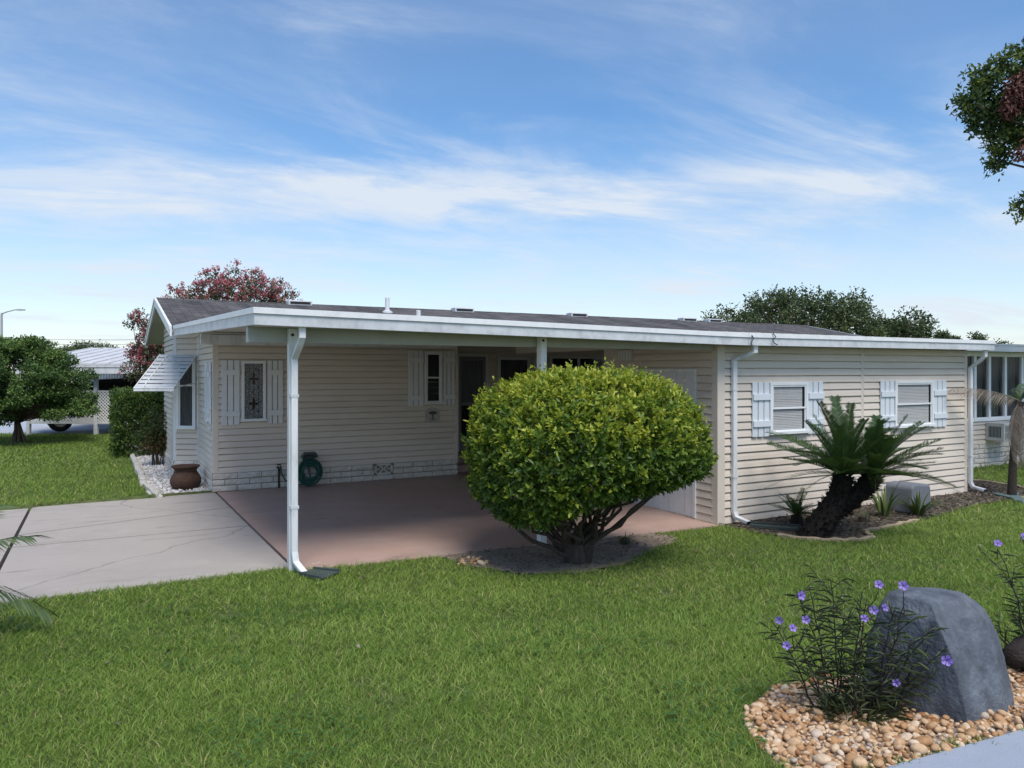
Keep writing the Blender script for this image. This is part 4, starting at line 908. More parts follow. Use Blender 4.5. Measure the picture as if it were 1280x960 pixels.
x, y = scatter([(-1.0, 5.3), (0.0, 5.6), (0.0, 5.75), (-1.0, 5.75)], 120, 61, 0.05); stones('white_gravel', np.stack([x, y, gh(x, y) + 0.03], 1), 0.020, 'gravel', 18, sub_=1)
x, y = scatter([(1.55, -0.75), (1.75, -0.45), (2.0, -0.5), (1.9, -0.85)], 500, 9, 0.035); stones('tan_gravel', np.stack([x, y, gh(x, y) + 0.01], 1), 0.022, 'pebble', 12)
# mulch chips
def chips(poly, d, seed, mat, name, size=0.035):
    x, y = scatter(poly, d, seed); n = len(x); r = np.random.default_rng(seed)
    A = rdir(n) * np.array([1, 1, 0.25]); N = rdir(n) * 0.4 + np.array([0, 0, 1])
    o = leaves(name, np.stack([x, y, gh(x, y) + 0.02], 1), A, N, size * r.uniform(.5, 1.6, n), size * .4, mat, None, r.random(n)); return tag(o, kind='stuff')
MAT['chip'] = leafmat('mulch_chips', [(0, (0.045, 0.034, 0.026)), (0.5, (0.10, 0.078, 0.058)), (0.85, (0.17, 0.14, 0.11)), (1, (0.26, 0.23, 0.19))], 0.9, 0)
chips(MULCH, 620, 21, MAT['chip'], 'mulch_litter', 0.05); chips(SOIL, 160, 22, MAT['chip'], 'leaf_litter', 0.04)
# white bricks along the gravel, one object each
proto = None; k = 0; yb = 7.25
rr = random.Random(4)
while yb < 15.5:
    mb = MB()
    if proto is None:
        proto = tag(MB().box((-0.05, -0.20, -0.03), (0.05, 0.20, 0.10)).build('edging_brick', MAT['whitebrick'], None, bevel=0.012), 'weathered white block in the row edging the gravel beside the lawn', 'edging block', 'white blocks edging the gravel bed')
        o = proto
    else:
        o = proto.copy(); COL.objects.link(o)
    o.location = (-0.99 + rr.uniform(-.015, .015), yb, float(gh(-0.99, yb)) + rr.uniform(-.02, .01)); o.rotation_euler = (rr.uniform(-.04, .04), rr.uniform(-.05, .05), rr.uniform(-.06, .06)); yb += 0.425; k += 1
for q in range(4):
    o = proto.copy(); COL.objects.link(o); t = q / 3; xq, yq = -0.97 + 0.28 * t, 6.95 - 0.85 * t
    o.location = (-0.94 + 0.03 * q, 6.86 - 0.41 * q, float(gh(-0.9, 6.5)) - 0.03); o.rotation_euler = (0, rr.uniform(-.05, .05), R(6) + rr.uniform(-.08, .08))
# curved concrete edging of the right bed
def edging(path, lab, h=0.075, wd=0.06):
    mb = MB(); pts = []
    P = [Vector((*p, 0)) for p in path]
    for i in range(len(P) - 1):
        for k in range(6): pts.append(P[i].lerp(P[i + 1], k / 6))
    pts.append(P[-1]); pts = [(p.x + 0.012 * math.sin(i * 2.1), p.y + 0.012 * math.cos(i * 1.7), float(gh(p.x, p.y)) + 0.005 + 0.008 * math.sin(i * 1.3)) for i, p in enumerate(pts)]
    mb.rtube(pts, h, wd, (0, 0, 1)); o = mb.build('garden_edging', MAT['edging'], None, bevel=0.012, off=pts[0]); return tag(o, lab, 'edging')
edging([(5.95, -1.08), (6.2, -1.42), (6.45, -1.63), (6.7, -1.74), (6.98, -1.71)], 'curved tan edging strip in front of the cycad')
edging([(6.99, -1.66), (7.1, -1.52), (7.2, -1.44)], 'short tan edging piece turning behind the cycad')
edging([(7.25, -1.42), (7.7, -1.41), (8.1, -1.385), (8.45, -1.37)], 'straight tan edging strip in front of the strap leaved plants')
edging([(11.62, -1.02), (12.2, -1.02), (12.9, -0.6), (13.12, -0.1), (13.12, 0.7)], 'tan edging strip around the bed at the thin palm')

# ------------------------------------------------------------------ foreground boulder, log
BO = MB()
prof = [  # outline at each height: narrow dark facet on the left, broad facet on the right
    (-0.05, [(-0.46, 0.12), (-0.28, -0.10), (-0.04, -0.42), (0.30, -0.28), (0.47, -0.08), (0.48, 0.14), (0.30, 0.34), (-0.10, 0.38), (-0.40, 0.26)]),
    (0.10, [(-0.45, 0.12), (-0.27, -0.10), (-0.05, -0.40), (0.29, -0.26), (0.46, -0.07), (0.465, 0.13), (0.29, 0.33), (-0.10, 0.36), (-0.39, 0.25)]),
    (0.28, [(-0.42, 0.12), (-0.26, -0.08), (-0.07, -0.36), (0.27, -0.22), (0.435, -0.05), (0.44, 0.12), (0.27, 0.31), (-0.10, 0.34), (-0.37, 0.23)]),
    (0.45, [(-0.38, 0.11), (-0.25, -0.05), (-0.10, -0.29), (0.24, -0.17), (0.385, -0.03), (0.39, 0.11), (0.25, 0.28), (-0.09, 0.31), (-0.33, 0.20)]),
    (0.57, [(-0.34, 0.10), (-0.25, -0.04), (-0.13, -0.22), (0.20, -0.13), (0.315, -0.01), (0.31, 0.10), (0.20, 0.24), (-0.08, 0.27), (-0.30, 0.18)]),
    (0.652, [(-0.28, 0.10), (-0.21, 0.0), (-0.13, -0.14), (0.13, -0.07), (0.205, 0.02), (0.20, 0.09), (0.13, 0.19), (-0.07, 0.21), (-0.24, 0.15)])]
nr = 9; vs = [(x, y, z) for z, ring in prof for x, y in ring]; fs = [(i * nr + k, i * nr + (k + 1) % nr, (i + 1) * nr + (k + 1) % nr, (i + 1) * nr + k) for i in range(len(prof) - 1) for k in range(nr)]
fs.append(tuple(5 * nr + k for k in range(nr))); fs.append(tuple(reversed(range(nr))))
BO.add(vs, fs); bo = BO.build('boulder', MAT['boulder'], None, smooth=True); bo.location = (2.30, -5.43, 0.195); bo.rotation_euler = (0, 0, -YAW + R(2)); bo.scale = (0.83, 0.80, 0.955)
me = bo.data; cr_ = me.attributes.new('crease_edge', 'FLOAT', 'EDGE')
for e in me.edges:
    a, b = e.vertices; ka, kb = a % nr, b % nr
    if ka == kb and ka == 2: e_c = 1.0
    elif ka == kb and ka in (0, 4): e_c = 0.8
    elif min(a, b) >= 5 * nr and ka != kb: e_c = 0.8
    elif min(a, b) >= 4 * nr and ka != kb: e_c = 0.8
    elif ka == kb and ka in (3, 5): e_c = 0.6
    elif max(a, b) < nr: e_c = 0.8
    else: e_c = 0.0
    cr_.data[e.index].value = e_c
sd_ = bo.modifiers.new('subdivision', 'SUBSURF'); sd_.levels = 5; sd_.render_levels = 5
tx = bpy.data.textures.new('boulder_lumps', 'CLOUDS'); tx.noise_scale = 0.30; tx.noise_depth = 5
dm = bo.modifiers.new('lumps', 'DISPLACE'); dm.texture = tx; dm.strength = 0.045; dm.mid_level = 0.5
tag(bo, 'blocky slate grey boulder behind the purple flowering plant', 'boulder')
mb = MB(); mb.tube([(0, 0, 0), (0.14, 0.02, 0.02), (0.4, 0.03, 0.02), (0.8, 0.0, 0.0), (1.0, -0.02, 0)], [0.06, 0.095, 0.10, 0.095, 0.07], 14)
lg = mb.build('log', MAT['log'], None, smooth=True); xl, yl = plan(2.98, 4.50); lg.location = (xl, yl, float(gh(xl, yl)) + 0.10); lg.rotation_euler = (0, 0, -YAW + R(12)); tag(lg, 'dark brown log lying beside the grey boulder', 'log')

# ------------------------------------------------------------------ plants
def branches(mb, base, tips, r0, r1, wob, rs, seg=5, droop=0.0):
    for tp in tips:
        b = Vector(base) + Vector((rs.uniform(-1, 1), rs.uniform(-1, 1), 0)) * r0; t = Vector(tp); pts = []; rad = []
        mid = Vector(((b.x * .55 + t.x * .45), (b.y * .55 + t.y * .45), b.z * .35 + t.z * .65 + droop))
        for k in range(seg + 1):
            q = k / seg; p = b * (1 - q) ** 2 + mid * 2 * q * (1 - q) + t * q * q
            if 0 < k < seg: p += Vector((rs.gauss(0, wob), rs.gauss(0, wob), rs.gauss(0, wob * .6)))
            pts.append(p); rad.append(r0 * (1 - q) + r1 * q)
        mb.tube(pts, rad, 7)
def shell_points(n, ax, r, lump=0.10, power=2.6, seed=1, zmin=-1, fill=(0.78, 1.03)):
    D = unit(r.normal(size=(n, 3))); D = D[D[:, 2] > zmin]
    rad = (np.abs(D) ** power).sum(1) ** (-1 / power); lum = 1 + lump * snoise(D, 0.9, seed) + lump * 0.6 * snoise(D, 2.3, seed + 5)
    q = r.uniform(fill[0], fill[1], len(D)) if np.isscalar(fill[0]) else None
    return D * (rad * lum * q)[:, None] * np.array(ax), D, q
# --- clipped round bush in front of the carport
BX, BY = 2.80, -1.16; bz = float(gh(BX, BY))
BU = thing('round_bush', 'large clipped round bush with bright yellow green leaves in front of the carport', 'bush', (BX, BY, bz))
rs = random.Random(5); rb = np.random.default_rng(5)
ax = (1.16, 1.05, 0.84); cen = np.array([0.13, 0.0, 1.16])
def bushshape(P):   # sheared underside: right half lifts, left hangs lower
    u = P[:, 0] * CY - P[:, 1] * SY
    lift = np.where(P[:, 2] < 0, 0.46 * sstep(u, -0.25, 1.0) * (-P[:, 2]) / 0.8 + 0.12 * sstep(np.abs(u + 0.1), 0.9, 0.0) * (-P[:, 2]) / 0.8, 0)
    lift = lift + np.where(P[:, 2] < 0, (0.03 + 0.18 * sstep(np.abs(u), 0.8, 0.0)) * (-P[:, 2]) / 0.8, 0)
    return P + np.stack([0 * u, 0 * u, lift], 1)
nS = 7600
P, D, q = shell_points(nS, ax, rb, 0.07, 3.0, 3, fill=(0.90, 1.02))
P = bushshape(P)
gap = snoise(P, 1.4, 44) + 0.75 * snoise(P, 3.4, 45); keep = (gap > -0.52) | (rb.random(len(P)) < 0.28); P, D, q = P[keep], D[keep], q[keep]
m_ = 7
Pp = np.repeat(P, m_, 0); Dd = np.repeat(D, m_, 0); nL = len(Pp)
up = np.array([0, 0, 1.0]); stem = unit(Dd + up * 0.65 + np.repeat(rb.normal(size=P.shape), m_, 0) * 0.35)
A = unit(stem * rb.uniform(0.25, 1.1, nL)[:, None] + rdir(nL) * 0.8); Nn = unit(stem + 0.25 * rdir(nL))
Pp = Pp + stem * rb.uniform(-0.02, 0.05, nL)[:, None]
# new growth: yellow-green shoots mostly on the clipped crown, older leaves dark
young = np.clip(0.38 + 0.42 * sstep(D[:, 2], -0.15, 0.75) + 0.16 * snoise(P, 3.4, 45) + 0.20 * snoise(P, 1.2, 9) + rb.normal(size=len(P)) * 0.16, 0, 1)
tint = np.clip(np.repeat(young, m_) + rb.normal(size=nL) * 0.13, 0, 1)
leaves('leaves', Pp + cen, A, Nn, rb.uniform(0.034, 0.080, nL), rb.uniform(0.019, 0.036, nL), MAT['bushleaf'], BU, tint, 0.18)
P2, D2, q2 = shell_points(8500, ax, rb, 0.06, 2.9, 3, fill=(0.5, 0.90)); P2 = bushshape(P2); n2 = len(P2)
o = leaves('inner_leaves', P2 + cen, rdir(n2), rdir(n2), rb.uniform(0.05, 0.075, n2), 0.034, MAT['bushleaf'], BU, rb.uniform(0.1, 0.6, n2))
# long shoots poking out on top
P3, D3, q3 = shell_points(700, ax, rb, 0.04, 2.7, 3, fill=(1.0, 1.045)); P3 = bushshape(P3); P3 = P3[(D3[:, 2] > 0.15)]; n3 = len(P3)
Q = []; AA = []; 
for p in P3:
    d = unit(np.array([rb.normal() * .25 + p[0] * .3, rb.normal() * .25 + p[1] * .3, 1.0])); L_ = rb.uniform(0.05, 0.17)
    for k in range(7): Q.append(p + d * L_ * k / 6); AA.append(d * 0.7 + rdir(1)[0])
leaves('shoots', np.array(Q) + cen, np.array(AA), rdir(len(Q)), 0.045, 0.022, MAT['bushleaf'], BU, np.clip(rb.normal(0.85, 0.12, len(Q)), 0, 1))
mb = MB(); tips = []
for k in range(17):
    a = k / 17 * 6.283 + rs.uniform(-.15, .15); rr_ = rs.uniform(0.35, 0.92); px_, py_ = math.cos(a) * rr_ * ax[0], math.sin(a) * rr_ * ax[1]
    u = px_ * CY - py_ * SY; tips.append((px_, py_, 0.62 + rs.uniform(0.0, 0.45) + 0.22 * max(0, u)))
branches(mb, (0, 0, 0.10), tips, 0.026, 0.010, 0.05, rs, 8)
for t in tips[::2]: branches(mb, (t[0] * .45, t[1] * .45, t[2] * .62), [(t[0] * 1.1 + rs.uniform(-.2, .2), t[1] * 1.1 + rs.uniform(-.2, .2), t[2] + rs.uniform(.05, .35)) for _ in range(2)], 0.016, 0.006, 0.03, rs, 5)
low_a = [(-0.80, 0.42, 0.55), (-0.62, 0.20, 0.60), (0.80, -0.45, 0.86), (0.62, -0.5, 0.80), (-0.45, 0.5, 0.62), (0.55, -0.1, 0.85)]
branches(mb, (0, 0, 0.05), low_a, 0.030, 0.015, 0.03, rs, 7, -0.18)
mb.tube([(0, 0, -0.08), (0, 0, 0.05), (0.01, 0, 0.18), (0.02, 0.01, 0.34)], [0.13, 0.10, 0.08, 0.05], 12)
mb.tube([(-0.06, 0.04, 0.0), (-0.10, 0.05, 0.25), (-0.14, 0.08, 0.55)], [0.07, 0.06, 0.03], 9); mb.tube([(0.08, -0.03, 0.0), (0.12, -0.05, 0.2), (0.2, -0.07, 0.5)], [0.07, 0.055, 0.03], 9)
mb.build('trunk', MAT['darkbark'], BU, smooth=True)

# --- generic tree: tapered trunk with limbs, crown of leaf sprays in clumps
def tree(name, lab, cat, loc, trunk_h, clumps, leafm, nleaf, L, barkm='bark', trunk_r=0.12, forks=3, seed=1, group=None, spray=7, flat=0.75, tint=(0.0, 1.0), parent_only=False, trunk_base=(0, 0, 0), upness=0.45, wratio=0.5, flower=None):
    """clumps: list of (x, y, z, radius) in local metres"""
    r = np.random.default_rng(seed); rs = random.Random(seed); T = thing(name, lab, cat, loc, 0, group)
    mb = MB(); cl = np.array(clumps, float); tot = (cl[:, 3] ** 2).sum()
    fk = [(trunk_base[0] + rs.uniform(-.15, .15) * trunk_h * .5, trunk_base[1] + rs.uniform(-.15, .15) * trunk_h * .5, trunk_h * rs.uniform(.8, 1.1)) for _ in range(forks)]
    for f in fk:
        b = Vector(trunk_base) + Vector((rs.uniform(-1, 1), rs.uniform(-1, 1), 0)) * trunk_r * (4.6 if forks > 3 else 0.9 if forks > 1 else 0.1); f = Vector(f); mb.tube([b + Vector((0, 0, -.1)), b + Vector((0, 0, 0.03)), b.lerp(f, .5) + Vector((rs.gauss(0, .04), rs.gauss(0, .04), 0)) * trunk_h * .4, f], [trunk_r * 1.3, trunk_r, trunk_r * .8, trunk_r * .62], 9)
    for i, c in enumerate(cl):
        f = min(fk, key=lambda q: (q[0] - c[0]) ** 2 + (q[1] - c[1]) ** 2 + rs.uniform(0, 1))
        branches(mb, f, [c[:3]], trunk_r * .45, trunk_r * .12, c[3] * .08, rs, 6)
        for _ in range(3):
            d = rdir(1)[0] * c[3] * 0.8; branches(mb, c[:3], [c[:3] + d], trunk_r * .12, trunk_r * .04, c[3] * .05, rs, 4)
    mb.build('trunk', MAT[barkm], T, smooth=True)
    PP = []; DD = []; TT = []; lo, hi = tint
    for i, c in enumerate(cl):
        n = max(20, int(nleaf / spray * c[3] ** 2 / tot)); d = unit(r.normal(size=(n, 3))); rad = c[3] * (0.35 + 0.65 * r.random(n) ** 0.45) * (1 + 0.22 * snoise(d, 0.8, seed + i))
        PP.append(c[:3] + d * rad[:, None] * np.array([1, 1, flat])); DD.append(d); TT.append(np.clip(r.normal((lo + hi) / 2 + (r.random() - .5) * (hi - lo) * .35, (hi - lo) * .2, n), lo, hi))
    PP = np.concatenate(PP); DD = np.concatenate(DD); TT = np.concatenate(TT)
    Pp = np.repeat(PP, spray, 0); Dd = np.repeat(DD, spray, 0); n = len(Pp)
    st = unit(Dd + np.array([0, 0, upness]) + np.repeat(r.normal(size=PP.shape), spray, 0) * .5)
    A = unit(st * r.uniform(.1, 1, n)[:, None] + rdir(n) * .9); Pp = Pp + st * (r.uniform(-1.2, 1.2, n) * L)[:, None] + rdir(n) * L * 0.5
    leaves('crown', Pp, A, unit(st + .5 * rdir(n)), L * r.uniform(.65, 1.25, n), L * wratio * r.uniform(.75, 1.2, n), leafm, T, np.clip(np.repeat(TT, spray) + r.normal(size=n) * .12, 0, 1))
    if flower:
        fm, share, fl = flower; n = int(len(PP) * share); k = r.choice(len(PP), n, replace=False); k = k[DD[k][:, 2] > -0.35]
        base = PP[k] + DD[k] * L * 1.2; sp = 16; Pp = np.repeat(base, sp, 0) + rdir(len(base) * sp) * fl * r.uniform(.2, 1, len(base) * sp)[:, None] * np.array([1, 1, 1.5])
        leaves('blossom', Pp, rdir(len(Pp)), rdir(len(Pp)), fl * .55, fl * .5, fm, T, np.clip(np.repeat(r.random(len(base)), sp) * .7 + r.random(len(Pp)) * .3, 0, 1))
    return T
# dark layered tree-shrub on the left lawn
def camrel(o, X, Y, z): # local offset from an across/ahead offset
    return (X * CY + Y * SY, -X * SY + Y * CY, z)
rs = random.Random(31); cl = []
for k in range(150):
    a = rs.uniform(0, 6.283); h = rs.uniform(0.72, 2.9); rmax = 1.9 * math.sqrt(max(0.05, 1 - ((h - 1.4) / 1.72) ** 2)); q = rmax * math.sqrt(rs.uniform(.2, 1)); cl.append((math.cos(a) * q, math.sin(a) * q, h, rs.uniform(.20, .36)))
cl += [camrel(0, 1.75, 0.1, 1.15) + (.42,), camrel(0, 2.0, -0.1, 0.95) + (.35,), camrel(0, 0.5, 0, 2.9) + (.3,), camrel(0, -0.5, 0.2, 2.85) + (.35,), camrel(0, 1.3, -.3, 1.9) + (.45,)]
xl, yl = plan(-14.2, 21.6)
tree('broadleaf_tree', 'dark green low spreading tree with several trunks on the left lawn', 'tree', (xl, yl, float(gh(xl, yl))), 0.75, cl, MAT['treeleaf'], 70000, 0.075, 'bark', 0.045, 7, 31, spray=6, flat=0.42, upness=.9)
sheet('tree_mulch', [(xl + 1.3 * math.cos(a), yl + 0.9 * math.sin(a)) for a in np.linspace(0, 6.283, 15)[:-1]], 0.012, MAT['mulch'], 0.12)
# crape myrtles behind the gable
rs = random.Random(41); cl = []
for X, h, rr_ in ((-1.55, 4.25, .42), (-1.3, 4.0, .5), (-.55, 4.55, .55), (-.2, 4.95, .38), (-.6, 4.9, .30), (0.2, 4.45, .55), (0.55, 4.75, .40), (0.9, 4.4, .5), (1.25, 4.45, .42), (1.5, 4.15, .45), (0.4, 3.9, .6), (-.6, 3.8, .6), (1.0, 3.6, .6), (-.1, 4.35, .55), (-1.0, 3.7, .5), (0.75, 4.05, .55), (1.15, 4.1, .5), (-.75, 4.2, .5)):
    cl.append(camrel(0, X, rs.uniform(-.5, .5), h) + (rr_,))
xl, yl = plan(-8.5, 23.0)
tree('crape_myrtle', 'pink flowering crape myrtle rising behind the roof ridge', 'tree', (xl, yl, 0), 1.4, cl, MAT['crapeleaf'], 9000, 0.085, 'greybark', 0.06, 5, 41, spray=5, flat=1.0, flower=(MAT['crapeflower'], 0.42, 0.075))
rs = random.Random(43); cl = []
for X, h, rr_ in ((0.05, 3.42, .22), (0.22, 3.2, .3), (-.15, 3.35, .18), (0.45, 2.9, .4), (0.1, 2.75, .35), (-.15, 2.45, .36), (0.35, 2.35, .42), (0.65, 2.6, .4), (-.05, 2.1, .3), (0.6, 2.05, .4), (.3, 1.8, .35), (-.38, 2.6, .18), (0.85, 2.25, .4), (0.9, 1.9, .35)):
    cl.append(camrel(0, X, rs.uniform(-.4, .4), h) + (rr_,))
xl, yl = plan(-9.95, 20.3)
tree('crape_myrtle', 'small pink crape myrtle left of the gable behind the awning', 'tree', (xl, yl, 0), 1.0, cl, MAT['crapeleaf'], 7000, 0.075, 'greybark', 0.045, 4, 43, spray=5, flat=1.0, flower=(MAT['crapeflower'], 0.40, 0.065))
# oak far behind the right of the roof
rs = random.Random(51); cl = []
for k in range(60):
    X = rs.uniform(-5.4, 4.6); top = 6.75 - 0.065 * X * X - (1.2 if X < -4.2 else 0) + (0.15 if abs(X + 1.0) < 1.2 or abs(X - 1.8) < 1 else -.35); h = rs.uniform(2.6, top - .55); cl.append(camrel(0, X, rs.uniform(-3, 3), h) + (rs.uniform(.6, 1.1),))
for X, h in ((-5.5, 5.05), (-4.4, 5.55), (-3.0, 6.0), (-1.9, 6.15), (-.9, 6.35), (.3, 5.9), (1.3, 6.3), (2.3, 6.2), (3.0, 5.7), (3.6, 5.2), (4.2, 4.7), (4.8, 4.1), (5.3, 3.7)): cl.append(camrel(0, X, rs.uniform(-1, 1), h - .35) + (rs.uniform(.5, .75),))
xl, yl = plan(16.0, 40.5)
tree('oak_tree', 'broad grey green oak behind the right end of the roof', 'tree', (xl, yl, 0), 2.2, cl, MAT['oakleaf'], 34000, 0.17, 'bark', 0.3, 3, 51, spray=6)
for X, Y, top, r_, lab, sd in ((34.4, 60, 5.3, .45, 'small dark treetop, leftmost beyond the far downspout', 61), (35.9, 61, 4.9, .4, 'thin sprig of a treetop between two larger far treetops', 62), (37.4, 60, 5.35, .85, 'rounded far treetop above the end of the roof edge', 63), (40.2, 61, 4.8, 1.0, 'low far treetop above the sunroom gutter', 64)):
    xl, yl = plan(X, Y); rs = random.Random(sd); cl = [(rs.uniform(-.5, .5) * r_, rs.uniform(-.5, .5) * r_, top - r_ * rs.uniform(.6, 1.9), r_ * rs.uniform(.45, .65)) for _ in range(7)]
    tree('far_tree', lab, 'tree', (xl, yl, 0), 2.4, cl, MAT['oakleaf'], 1300, 0.20, 'bark', 0.09, 1, sd, 'far treetops on the right', spray=5)
for X, Y, top, r_, lab, sd in ((-32.3, 60, 4.55, 2.6, 'dome shaped far tree behind the white roof', 71), (-44, 75, 5.0, 1.8, 'far tree low on the skyline behind the dark spreading tree', 72), (-36.5, 68, 4.2, 1.5, 'pale far tree low on the skyline left of the dome shaped tree', 73)):
    xl, yl = plan(X, Y); rs = random.Random(sd); cl = [(rs.uniform(-1, 1) * r_ * .75, rs.uniform(-1, 1) * r_ * .75, top - .9 - rs.uniform(0, 1.2) - 0.0 * r_, rs.uniform(.6, .85)) for _ in range(16)]
    tree('far_tree', lab, 'tree', (xl, yl, 0), 2.0, cl, MAT['oakleaf'], 6000, 0.20, 'bark', 0.2, 1, sd, 'far trees on the left skyline', spray=5)
# tree whose branches enter at the upper right; trunk stands outside the picture
rs = random.Random(81); TX, TY = 12.6, 14.0
cl = []
for X, z, rr_ in ((5.85, 5.85, .24), (5.65, 5.55, .18), (5.9, 5.35, .25), (6.2, 6.02, .26), (6.15, 5.6, .30), (6.5, 6.2, .26), (6.5, 5.7, .33), (6.2, 5.15, .26), (6.4, 5.3, .30), (6.15, 4.88, .16), (6.6, 4.95, .26), (6.9, 5.9, .35), (6.9, 5.3, .4), (7.3, 5.7, .45), (7.7, 5.2, .5), (8.2, 5.9, .55), (8.8, 5.6, .6), (9.4, 5.4, .6), (8.5, 6.5, .6), (6.52, 4.25, .14), (6.62, 4.36, .16), (6.85, 4.5, .2), (7.2, 4.6, .28)):
    cl.append(camrel(0, X * 1.46 + .22 - TX, rs.uniform(-.35, .35), 2.05 + (z - 2.05) * 1.46 - .06) + (rr_ * 1.25,))
xl, yl = plan(TX, TY)
TR = tree('branching_tree', 'green tree branch with a withered brown patch at the upper right', 'tree', (xl, yl, float(gh(xl, yl))), 5.0, cl, MAT['mapleleaf'], 36000, 0.098, 'greybark', 0.14, 1, 81, spray=7, flat=.95, wratio=.45)
r = np.random.default_rng(82); Q = []
for X, z, rr_, n in ((6.08, 5.62, .15, 260), (6.0, 5.42, .13, 200), (6.2, 5.75, .12, 150), (6.15, 5.5, .12, 140), (6.3, 5.0, .2, 60), (6.12, 4.85, .10, 40), (6.5, 4.22, .06, 20)):
    d = unit(r.normal(size=(n, 3))); Q.append(np.array(camrel(0, X * 1.46 + .22 - TX, -0.42, 2.05 + (z - 2.05) * 1.46 - .06)) + d * rr_ * 1.4 * r.random((n, 1)) ** .4 * np.array([1, .7, 1.25]))
Q = np.concatenate(Q); n = len(Q); leaves('withered_leaves', Q, unit(rdir(n) + np.array([0, 0, -.9])), rdir(n), 0.12 * r.uniform(.6, 1.2, n), 0.042, MAT['deadleaf'], TR, r.random(n), .4)
# hedge and nandina beside the gable
def box_foliage(name, lab, cat, loc, rz, size, leafm, n, L, seed, spray=5, tintf=None):
    r = np.random.default_rng(seed); T = thing(name, lab, cat, loc, rz); sx_, sy_, sz = size
    U = r.uniform(-1, 1, (n, 3)); a = r.integers(0, 5, n)
    for ax_, s_ in ((0, -1), (0, 1), (1, -1), (1, 1), (2, 1)): 
        k = a == {(0, -1): 0, (0, 1): 1, (1, -1): 2, (1, 1): 3, (2, 1): 4}[(ax_, s_)]; U[k, ax_] = s_ * r.uniform(.75, 1.04, k.sum())
    P = U * np.array([sx_ / 2, sy_ / 2, sz / 2]) + np.array([0, 0, sz / 2 + .03]); P += 0.05 * np.stack([snoise(P, 1.1, seed), snoise(P, 1.1, seed + 1), snoise(P, 1.1, seed + 2)], 1)
    c = P - np.array([0, 0, sz * .4]); Dd = np.repeat(unit(c), spray, 0); Pp = np.repeat(P, spray, 0) + rdir(n * spray) * L * .8; m_ = n * spray
    leaves('foliage', Pp, unit(Dd * .6 + rdir(m_) * .8 + np.array([0, 0, .4])), unit(Dd + .5 * rdir(m_)), L * r.uniform(.6, 1.2, m_), L * .5, leafm, T, np.clip(np.repeat(r.random(n), spray) * .7 + r.random(m_) * .3, 0, 1))
    mb = MB(); rs = random.Random(seed)
    for _ in range(10): branches(mb, (rs.uniform(-.4, .4) * sx_, rs.uniform(-.4, .4) * sy_, -.05), [(rs.uniform(-.45, .45) * sx_, rs.uniform(-.45, .45) * sy_, sz * .85)], .02, .008, .03, rs, 4)
    mb.build('stem', MAT['bark'], T); return T
xl, yl = plan(-9.72, 19.6); box_foliage('hedge', 'clipped boxy green hedge behind the gravel bed', 'hedge', (xl, yl, -0.03), R(0), (1.15, 3.4, 1.5), MAT['hedgeleaf'], 3600, 0.075, 91)
NX, NY = -0.55, 10.3; ND = thing('nandina_shrub', 'thin stemmed nandina with bronze lower leaves in the gravel bed', 'shrub', (NX, NY, -0.03)); rs = random.Random(95); r = np.random.default_rng(95); mb = MB(); Q = []; AA = []; tt = []
for k in range(11):
    a = rs.uniform(0, 6.28); b = (math.cos(a) * .14, math.sin(a) * .14, -.02); h = rs.uniform(.55, 1.25); t = (b[0] * 2.0 + rs.uniform(-.15, .15), b[1] * 2.0 + rs.uniform(-.15, .15), h); mb.tube([b, ((b[0] + t[0]) / 2, (b[1] + t[1]) / 2, h * .55), t], [.014, .011, .007], 6)
    for q in range(46):
        z = h * rs.uniform(.45, 1.05); d = rdir(1)[0] * np.array([1, 1, .45]); s_ = rs.uniform(.05, .3); p = np.array(t) * (z / h) * np.array([1, 1, 0]) + np.array([0, 0, z]) + d * s_
        for _ in range(5): Q.append(p + rdir(1)[0] * .05); AA.append(d + rdir(1)[0] * .7 + np.array([0, 0, -.2])); tt.append(np.clip(rs.gauss(.78 if z < .62 else .38, .2), 0, 1))
mb.build('stem', MAT['bark'], ND); leaves('foliage', np.array(Q), np.array(AA), rdir(len(Q)), .07, .024, MAT['nandinaleaf'], ND, np.array(tt))
